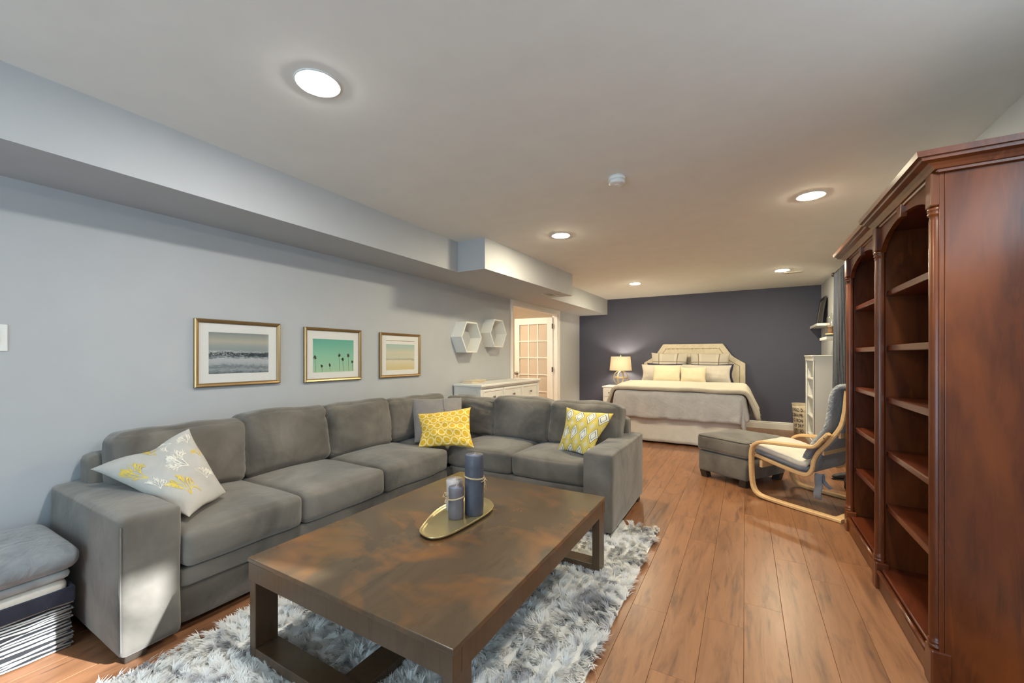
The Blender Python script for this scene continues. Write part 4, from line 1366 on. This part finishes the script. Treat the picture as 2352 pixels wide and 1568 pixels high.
ring('outer_ring', 0.138, zc, Matrix.Rotation(R(22), 4, 'Z'), 0.014, 0.016)
ring('inner_ring', 0.122, zc, Matrix.Rotation(R(78), 4, 'Z'), 0.013, 0.014)
ring('level_ring', 0.126, zc, Matrix.Rotation(R(90), 4, 'X'), 0.010, 0.012)
tube('stem', [(0, 0, zc + 0.135), (0, 0, 0.565)], 0.006, M['ring_metal'], lp, 8, False, True)
lathe('shade', [(0.205, 0.295), (0.178, 0.555), (0.175, 0.555), (0.202, 0.295), (0.205, 0.295)], M['shade'], lp, n=40, local=True, caps=False)
lathe('finial', [(0.006, 0.556), (0.012, 0.566), (0.009, 0.58), (0.002, 0.588)], M['ring_metal'], lp, n=12, local=True)
bm = bmesh.new()
for k in range(3):
    a = 2 * math.pi * k / 3
    tube_bm(bm, [(0, 0, 0.545), (0.175 * math.cos(a), 0.175 * math.sin(a), 0.548)], 0.002, 5)
bm_obj('shade_spider', bm, M['ring_metal'], lp, True, True)
lathe('bulb', [(0.012, 0.37), (0.016, 0.39), (0.030, 0.43), (0.032, 0.45), (0.024, 0.475), (0.006, 0.485)], m_emit('bulb_glow', (1.0, 0.84, 0.62, 1), 420.0), lp, n=16, local=True)

# ------------------------------------------------------------------ ottoman
ot = thing('ottoman', 'square grey fabric ottoman with piped cushion top in front of the armchair', 'ottoman', (0.0, 0.0, 0.0))
ot.location = (-0.034, 4.627, 0)
ot.rotation_euler = (0, 0, R(-32))
MW[ot.name] = Matrix.Translation(ot.location) @ Matrix.Rotation(R(-32), 4, 'Z')
ow, od = 0.505, 0.64
rbox('base', (0, 0, 0.165), ow - 0.01, od - 0.01, 0.20, 0.018, SF, ot, 8, (0.004, 0.004, 0), 0.002, 4, 41, None, True)
rbox('cushion', (0, 0, 0.345), ow + 0.01, od + 0.01, 0.145, 0.030, SF, ot, 14, (0.008, 0.008, 0.022), 0.003, 4, 42, None, True)
for z, e in ((0.412, 0.0), (0.282, 0.001)):
    hw, hd = ow / 2 + e, od / 2 + e
    pts = []
    for (sx, sy) in ((1, 1), (-1, 1), (-1, -1), (1, -1)):
        for k in range(4):
            a = math.atan2(sy, sx) + R(-45 + 30 * k)
            pts.append((sx * (hw - 0.03) + 0.03 * math.cos(a), sy * (hd - 0.03) + 0.03 * math.sin(a), z))
    tube('piping', pts, 0.0045, SF, ot, 6, True, True)
for sx in (-1, 1):
    for sy in (-1, 1):
        bm = bmesh.new()
        bm_box(bm, sx * 0.205 - 0.032, sx * 0.205 + 0.032, sy * 0.272 - 0.032, sy * 0.272 + 0.032, 0, 0.068, 0)
        for v in bm.verts:
            if v.co.z < 0.01:
                v.co.x -= sx * 0.012
                v.co.y -= sy * 0.012
        bm_obj('foot', bm, M['sofa_dark'], ot, False, True)

# ------------------------------------------------------------------ bentwood armchair
ch = thing('armchair', 'bentwood birch armchair with pale seat pad beside the tall bookcase', 'armchair', (0.06, 4.03, 0), R(-32))
CW = 0.66
arm = [(0.545, 0.628), (0.50, 0.572), (0.456, 0.520), (0.393, 0.505), (0.192, 0.490), (0.067, 0.480), (0.021, 0.464), (-0.016, 0.430), (-0.030, 0.365), (-0.030, 0.259), (-0.024, 0.142), (-0.006, 0.070), (0.028, 0.036), (0.085, 0.022), (0.261, 0.016), (0.63, 0.014)]
fr = [(-0.02, 0.350), (0.021, 0.340), (0.192, 0.302), (0.330, 0.276), (0.385, 0.284), (0.415, 0.330), (0.428, 0.400), (0.455, 0.464), (0.516, 0.546), (0.566, 0.621), (0.603, 0.690), (0.622, 0.770), (0.632, 0.86), (0.638, 0.95)]
for w0, w1 in ((0.0, 0.052), (CW - 0.052, CW)):
    sweep_strip('arm_loop', arm, 0.026, w0, w1, M['birch'], ch)
for w0, w1 in ((0.054, 0.082), (CW - 0.082, CW - 0.054)):
    sweep_strip('seat_rail', fr, 0.030, w0, w1, M['birch'], ch)
box('floor_bar', 0.575, 0.645, 0.052, CW - 0.052, 0.004, 0.026, M['birch'], ch, 0.003, True)
box('front_beam', 0.02, 0.045, 0.054, CW - 0.054, 0.255, 0.315, M['birch'], ch, 0.003, True)
for (s, z) in ((0.475, 0.475), (0.580, 0.620), (0.648, 0.90)):
    box('back_slat', s, s + 0.014, 0.082, CW - 0.082, z - 0.026, z + 0.026, M['birch'], ch, 0.003, True)
for (s, z) in ((-0.045, 0.37), (-0.045, 0.395)):
    box('seat_lath', s, s + 0.03, 0.06, CW - 0.06, z - 0.007, z + 0.007, M['birch'], ch, 0.002, True)
for (s, z) in ((0.525, 0.595),):
    tube('bolt', [(s, 0.001, z), (s, -0.004, z)], 0.006, M['nickel'], ch, 8, False, True)
def path_sheet(name, pts, w0, w1, th, mat, wav=0.0, k=6, nw=14, seed=0):
    P = catmull([(a, 0, b) for a, b in pts], k)
    g = []
    for p in P:
        col = []
        for j in range(nw + 1):
            y = w0 + (w1 - w0) * j / nw
            d = noise.noise_vector(Vector((p.x * 6 + seed, y * 6, p.z * 6))) * wav
            col.append((p.x + d.x, y + d.y * 0.6, p.z + d.z))
        g.append(col)
    return sheet(name, g, th, mat, ch if name != 'throw_blanket' else None, True)
path_sheet('seat_cloth', [(-0.03, 0.372), (0.192, 0.322), (0.330, 0.297), (0.385, 0.306)], 0.085, CW - 0.085, 0.012, M['chair_cloth'])
path_sheet('back_cloth', [(0.40, 0.300), (0.425, 0.345), (0.445, 0.41), (0.472, 0.464), (0.53, 0.546), (0.58, 0.621), (0.617, 0.690), (0.636, 0.770), (0.644, 0.86), (0.648, 0.95)], 0.084, CW - 0.084, 0.010, M['chair_cloth'])
# padded seat cushion follows the rails
P = catmull([(-0.06, 0, 0.408), (0.0, 0, 0.418), (0.10, 0, 0.398), (0.22, 0, 0.370), (0.33, 0, 0.346), (0.375, 0, 0.352)], 5)
g = []
for i, p in enumerate(P):
    e = min(1, min(i, len(P) - 1 - i) / 3.0)
    g.append([(p.x, 0.062 + (CW - 0.124) * j / 14, p.z + 0.022 * e * (1 - (2 * j / 14 - 1) ** 6) + 0.008 * noise.noise(Vector((p.x * 9, j * 0.6, 1)))) for j in range(15)])
sheet('seat_cushion', g, 0.045, M['chair_seat'], ch, True)
g = [[(x_ , 0.060 + (CW - 0.120) * j / 8, z_) for j in range(9)] for x_, z_ in ((-0.045, 0.392), (0.1, 0.365), (0.22, 0.340), (0.33, 0.318), (0.38, 0.326))]
sheet('cushion_edge', g, 0.024, M['chair_cloth'], ch, True)
g = [[(s - 0.012 + 0.052 * j / 4, 0.10 + 0.004 * math.sin(i), z) for j in range(5)] for i, (s, z) in enumerate(((0.43, 0.30), (0.425, 0.25), (0.43, 0.2), (0.42, 0.15), (0.425, 0.105)))]
sheet('cushion_tie', g, 0.004, M['chair_cloth'], ch, True)
g = [[(s + 0.030 * j / 4, 0.13, z + 0.012 * j / 4) for j in range(5)] for i, (s, z) in enumerate(((0.44, 0.29), (0.445, 0.24), (0.47, 0.21), (0.50, 0.19)))]
sheet('cushion_tie', g, 0.004, M['chair_cloth'], ch, True)
# folded throw over the chair back
tw = path_sheet('throw_blanket', [(0.368, 0.400), (0.385, 0.45), (0.440, 0.545), (0.515, 0.660), (0.545, 0.80), (0.553, 0.90), (0.585, 0.965), (0.640, 0.985), (0.690, 0.955), (0.700, 0.85), (0.700, 0.70), (0.698, 0.55), (0.695, 0.43), (0.695, 0.40)],
                0.05, CW - 0.07, 0.034, M['throw'], 0.010, 5, 20, 3)
tw.location = ch.location
tw.rotation_euler = ch.rotation_euler
MW[tw.name] = MW[ch.name].copy()
tag(tw, 'blue grey knitted throw folded over the back of the bentwood armchair', 'blanket')
hem = tube('hem', [(0.695, 0.04 + (CW - 0.10) * j / 10, 0.392) for j in range(11)], 0.013, M['blanket_cream'], tw, 8, False, True)

# items on the floor behind the chair
t = thing('shoe', 'black pointed shoe on the floor behind the armchair', 'shoe', (0.86, 5.05, 0), R(20))
def shoe_fn(q, p):
    f = (p.x + 1) / 2
    q.y *= (0.35 + 0.75 * min(1, f * 1.6))
    q.z = max(q.z, -0.05)
    q.z = -0.035 + (q.z + 0.035) * (0.45 + 0.75 * f)
    return q
rbox('upper', (0, 0, 0.048), 0.26, 0.09, 0.07, 0.03, M['black'], t, 10, (0, 0, 0), 0, 1, 0, None, True, fn=shoe_fn)
prism('sole', [(-0.13, -0.012), (0.0, -0.04), (0.13, -0.035), (0.13, 0.035), (0.0, 0.04), (-0.13, 0.012)], 'z', 0.0, 0.012, M['black_cloth'], t, 0.002, True)
t = rbox('dark_cloth', (0.86, 4.70, 0.045), 0.16, 0.14, 0.085, 0.03, M['black_cloth'], None, 10, (0, 0, 0), 0.030, 22, 9)
t.data.transform(Matrix.Translation((0, 0, 0.0)))
tag(t, 'small crumpled black cloth on the floor behind the armchair leg', 'cloth')

# ------------------------------------------------------------------ white bookshelf, wall shelves and their things
ws = thing('white_bookshelf', 'narrow white bookshelf with open shelves against the right wall', 'bookshelf', (0.9, 6.88, 0))
x0, x1, y0, y1, zt = 0.770, 1.022, 6.48, 7.27, 1.215
box('side_panel', x0, x1, y0, y0 + 0.02, 0, zt - 0.02, M['white'], ws, 0.002)
box('side_panel', x0, x1, y1 - 0.02, y1, 0, zt - 0.02, M['white'], ws, 0.002)
box('back_panel', x1 - 0.008, x1, y0 + 0.02, y1 - 0.02, 0, zt - 0.02, M['white'], ws, 0)
box('top', x0 - 0.022, x1, y0 - 0.012, y1 + 0.012, zt - 0.02, zt, M['white'], ws, 0.004)
box('cornice', x0 - 0.012, x0 + 0.006, y0 - 0.004, y1 + 0.004, zt - 0.075, zt - 0.02, M['white'], ws, 0.005)
for a, b in ((y0, y0 + 0.045), (y1 - 0.045, y1)):
    box('stile', x0 - 0.008, x0 + 0.010, a, b, 0, zt - 0.075, M['white'], ws, 0.003)
box('plinth', x0 - 0.006, x0 + 0.010, y0 + 0.045, y1 - 0.045, 0, 0.09, M['white'], ws, 0.003)
for z in (0.09, 0.36, 0.62, 0.88):
    box('shelf', x0 + 0.012, x1 - 0.008, y0 + 0.02, y1 - 0.02, z, z + 0.02, M['white'], ws, 0.002)

def fshelf(y0, y1, z, label):
    t = thing('floating_shelf', label, 'shelf', (XR, (y0 + y1) / 2, z), 0, 'white floating shelves on the right wall')
    box('board', XR - 0.150, XR - 0.004, y0, y1, z - 0.036, z, M['white'], t, 0.002)
    box('wall_bracket', XR - 0.012, XR, y0 + 0.03, y1 - 0.03, z - 0.030, z - 0.006, M['white'], t, 0)
    return t
fshelf(7.20, 7.95, 1.672, 'higher white floating shelf with the dark frame, next to the navy wall')
fshelf(6.44, 6.97, 1.450, 'lower white floating shelf with the glass dome, nearer to the curtain')
fp = thing('leaning_frame', 'dark charcoal picture frame leaning on the higher floating shelf', 'picture frame', (0.965, 7.56, 1.673))
tilt = Matrix.Rotation(R(8), 4, 'Y')
bm = bmesh.new()
fw, fh, ft = 0.46, 0.40, 0.02
for b in ((-ft, 0, -fw / 2, fw / 2, 0, 0.035), (-ft, 0, -fw / 2, fw / 2, fh - 0.035, fh), (-ft, 0, -fw / 2, -fw / 2 + 0.035, 0.035, fh - 0.035), (-ft, 0, fw / 2 - 0.035, fw / 2, 0.035, fh - 0.035)):
    bm_box(bm, *b, 0.002)
bmesh.ops.transform(bm, matrix=tilt, verts=bm.verts)
bm_obj('frame', bm, M['black_frame'], fp, False, True)
bm = bmesh.new()
bm_box(bm, -0.010, -0.004, -fw / 2 + 0.033, fw / 2 - 0.033, 0.033, fh - 0.033, 0)
bmesh.ops.transform(bm, matrix=tilt, verts=bm.verts)
bm_obj('print', bm, m_plain('charcoal_print', lin(84, 80, 76), 0.6), fp, False, True)
bm = bmesh.new()
for b in ((-0.012, -0.010, -fw / 2 + 0.045, -fw / 2 + 0.055, 0.04, fh - 0.05), (-0.012, -0.010, fw / 2 - 0.055, fw / 2 - 0.045, 0.04, fh - 0.05)):
    bm_box(bm, *b, 0)
bmesh.ops.transform(bm, matrix=tilt, verts=bm.verts)
bm_obj('inner_border', bm, M['blanket_light'], fp, False, True)

bk = thing('book', 'dark closed book lying under the glass dome on the lower floating shelf', 'book', (0.965, 6.60, 1.4505))
box('cover', -0.065, 0.065, -0.11, 0.11, 0, 0.026, m_plain('book_cover', lin(52, 58, 64), 0.6), bk, 0.002, True)
box('pages', -0.063, 0.067, -0.107, 0.107, 0.003, 0.023, M['mat_board'], bk, 0, True)
cl = thing('glass_dome', 'clear glass bell dome over a wooden stand on the lower floating shelf', 'dome', (0.965, 6.60, 1.4775))
lathe('wooden_base', [(0.062, 0), (0.064, 0.006), (0.062, 0.014), (0.05, 0.016)], M['birch'], cl, n=28, local=True)
lathe('dome', [(0.055, 0.016), (0.055, 0.20), (0.050, 0.225), (0.036, 0.245), (0.012, 0.257), (0.008, 0.262), (0.012, 0.272), (0.004, 0.282)], m_glass('dome_glass', 0.16, (0.93, 0.92, 0.9, 1), 0.03), cl, n=28, local=True, caps=False)
lathe('wooden_block', [(0.034, 0.016), (0.036, 0.05), (0.030, 0.09), (0.040, 0.10), (0.040, 0.112)], m_plain('driftwood', lin(150, 112, 74), 0.8), cl, n=14, local=True)

cu = thing('curtain', 'long slate blue curtain hanging on the right wall behind the tall bookcases', 'curtain', (0.985, 6.05, 0))
g = []
for i in range(90):
    y = 5.66 + 0.76 * i / 89
    col = []
    for j in range(26):
        f = j / 25
        z = 2.235 - 2.20 * f
        amp = 0.018 + 0.018 * f
        xx = 0.982 + amp * math.sin(i * 0.62 + 0.5 * math.sin(f * 2)) - 0.006 * f
        col.append((min(xx, 1.034), y + 0.01 * f * math.sin(i * 0.31 + 1), z))
    g.append(col)
sheet('curtain_panel', g, 0.004, M['curtain'], cu)
tube('curtain_rod', [(0.972, 4.0, 2.235), (0.972, 6.50, 2.235)], 0.011, M['dark_metal'], cu, 10)
lathe('rod_finial', [(0.004, -0.028), (0.02, -0.012), (0.022, 0.0), (0.02, 0.012), (0.004, 0.028)], M['dark_metal'], cu, (0.972, 6.515, 2.235), 14)
for y in (4.1, 6.46):
    box('rod_bracket', 0.966, 1.04, y - 0.008, y + 0.008, 2.215, 2.233, M['dark_metal'], cu, 0.001)

# ------------------------------------------------------------------ laundry hamper with lettering
hp = thing('laundry_hamper', 'cream canvas laundry hamper printed with black words in the far right corner', 'hamper', (0.832, 7.765, 0))
hr0, hr1, hh = 0.168, 0.192, 0.455
lathe('canvas_body', [(hr0 - 0.01, 0), (hr0, 0.01), (hr0 + 0.004, 0.1), (hr0 + 0.014, 0.24), (hr1 - 0.002, 0.36), (hr1, hh), (hr1 - 0.006, hh), (hr1 - 0.009, 0.36), (hr0 - 0.006, 0.02)], M['canvas'], hp, n=40, local=True, wob=0.03)
tube('rim_cord', [(hr1 * math.cos(a), hr1 * math.sin(a), hh + 0.004 * math.sin(3 * a)) for a in [2 * math.pi * k / 40 for k in range(40)]], 0.006, M['canvas'], hp, 6, True, True)
def word_row(txt, z, size, a_start):
    cu_ = bpy.data.curves.new('lettering', 'FONT')
    cu_.body = txt
    cu_.size = size
    cu_.space_character = 1.08
    cu_.offset = size * 0.022
    ob = bpy.data.objects.new('lettering', cu_)
    COL.objects.link(ob)
    dg = bpy.context.evaluated_depsgraph_get()
    me = bpy.data.meshes.new_from_object(ob.evaluated_get(dg))
    bpy.data.objects.remove(ob)
    bm = bmesh.new()
    bm.from_mesh(me)
    bmesh.ops.triangulate(bm, faces=bm.faces[:])
    bmesh.ops.subdivide_edges(bm, edges=[e for e in bm.edges if e.calc_length() > 0.012], cuts=1)
    bmesh.ops.triangulate(bm, faces=bm.faces[:])
    for v in bm.verts:
        zz = z + v.co.y
        r = hr0 + (hr1 - hr0) * zz / hh + 0.0065
        a = a_start + v.co.x * 0.58 / r
        v.co = Vector((r * math.cos(a), r * math.sin(a), zz))
    return bm_obj('lettering', bm, M['ink'], hp, False, True)
for txt, z, a in (('S FOLD D', 0.352, 194), ('CLEAN FR', 0.270, 190), ('KS IRON', 0.190, 198), ('AY DRY', 0.110, 204), ('RTY SO', 0.032, 204)):
    word_row(txt, z, 0.070, R(a))

# ------------------------------------------------------------------ rush basket with folded blankets
bs = thing('laundry_basket', 'dark rush basket with navy liner on the floor beside the near sofa arm', 'basket', (-2.67, 0.29, 0))
bx0, bx1, by0, by1 = -2.93, -2.412, 0.0, 0.566
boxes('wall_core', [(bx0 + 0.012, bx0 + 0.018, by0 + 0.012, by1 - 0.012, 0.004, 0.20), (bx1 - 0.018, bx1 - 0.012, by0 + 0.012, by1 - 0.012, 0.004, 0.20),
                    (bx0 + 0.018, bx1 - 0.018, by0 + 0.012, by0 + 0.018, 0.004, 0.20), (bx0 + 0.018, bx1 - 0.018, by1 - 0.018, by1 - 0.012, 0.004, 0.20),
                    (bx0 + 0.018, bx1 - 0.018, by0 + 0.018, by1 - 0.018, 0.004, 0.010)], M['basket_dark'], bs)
bm = bmesh.new()
rg = random.Random(11)
def rect_pts(z, e, sd):
    pts = []
    cor = [(bx1, by0), (bx1, by1), (bx0, by1), (bx0, by0)]
    tl = rg.uniform(-0.010, 0.010)
    for k in range(4):
        a, b = cor[k], cor[(k + 1) % 4]
        for i in range(9):
            f = i / 9
            x_, y_ = a[0] + (b[0] - a[0]) * f, a[1] + (b[1] - a[1]) * f
            cx_, cy_ = (bx0 + bx1) / 2, (by0 + by1) / 2
            w = e * math.sin((k * 9 + i) * math.pi / 1.5 + sd)
            s = 1 - (0.010 + w) / 0.26
            pts.append((cx_ + (x_ - cx_) * s, cy_ + (y_ - cy_) * s, max(0.006, z + tl * math.sin(k * 1.57 + f * 1.57 + sd) + rg.uniform(-0.0025, 0.0025))))
    return pts
for i in range(19):
    tube_bm(bm, rect_pts(0.008 + i * 0.0102, 0.005, rg.uniform(0, 6)), rg.uniform(0.0030, 0.0044), 5, True)
o = bm_obj('rush_weave', bm, M['rush'], bs, True)
o['kind'] = 'stuff'
bm = bmesh.new()
for (a0, a1, b0, b1) in ((bx1 - 0.012, bx1 + 0.002, by0, by1), (bx0, bx0 + 0.014, by0, by1), (bx0 + 0.014, bx1 - 0.012, by0, by0 + 0.014), (bx0 + 0.014, bx1 - 0.012, by1 - 0.014, by1)):
    bm_box(bm, a0, a1, b0, b1, 0.190, 0.252, 0.005)
bm_obj('liner_cuff', bm, M['navy_cloth'], bs)
def blanket(label, z0, z1, x0, x1, y0, y1, mat, seed, amp, bul=0.0, fn=None):
    o = rbox('folded_blanket', ((x0 + x1) / 2, (y0 + y1) / 2, (z0 + z1) / 2), x1 - x0, y1 - y0, z1 - z0, (z1 - z0) * 0.48, mat, None, 16, (0, 0, bul), amp, 6, seed, None, False, fn=fn)
    return tag(o, label, 'blanket', 'blankets folded in the basket')
blanket('cream blanket, lowest of the folded stack in the rush basket', 0.215, 0.290, bx0 + 0.015, bx1 - 0.004, by0 + 0.016, by1 - 0.016, M['blanket_cream'], 3, 0.004)
blanket('thin pale grey blanket in the middle of the stack in the rush basket', 0.290, 0.328, bx0 + 0.01, bx1 + 0.004, by0 + 0.01, by1 - 0.012, M['blanket_light'], 4, 0.004)
blanket('thick grey blanket rumpled on top of the stack in the rush basket', 0.330, 0.412, bx0 + 0.0, bx1 + 0.025, by0 - 0.01, by1 + 0.012, M['blanket_grey'], 6, 0.010, 0.035)
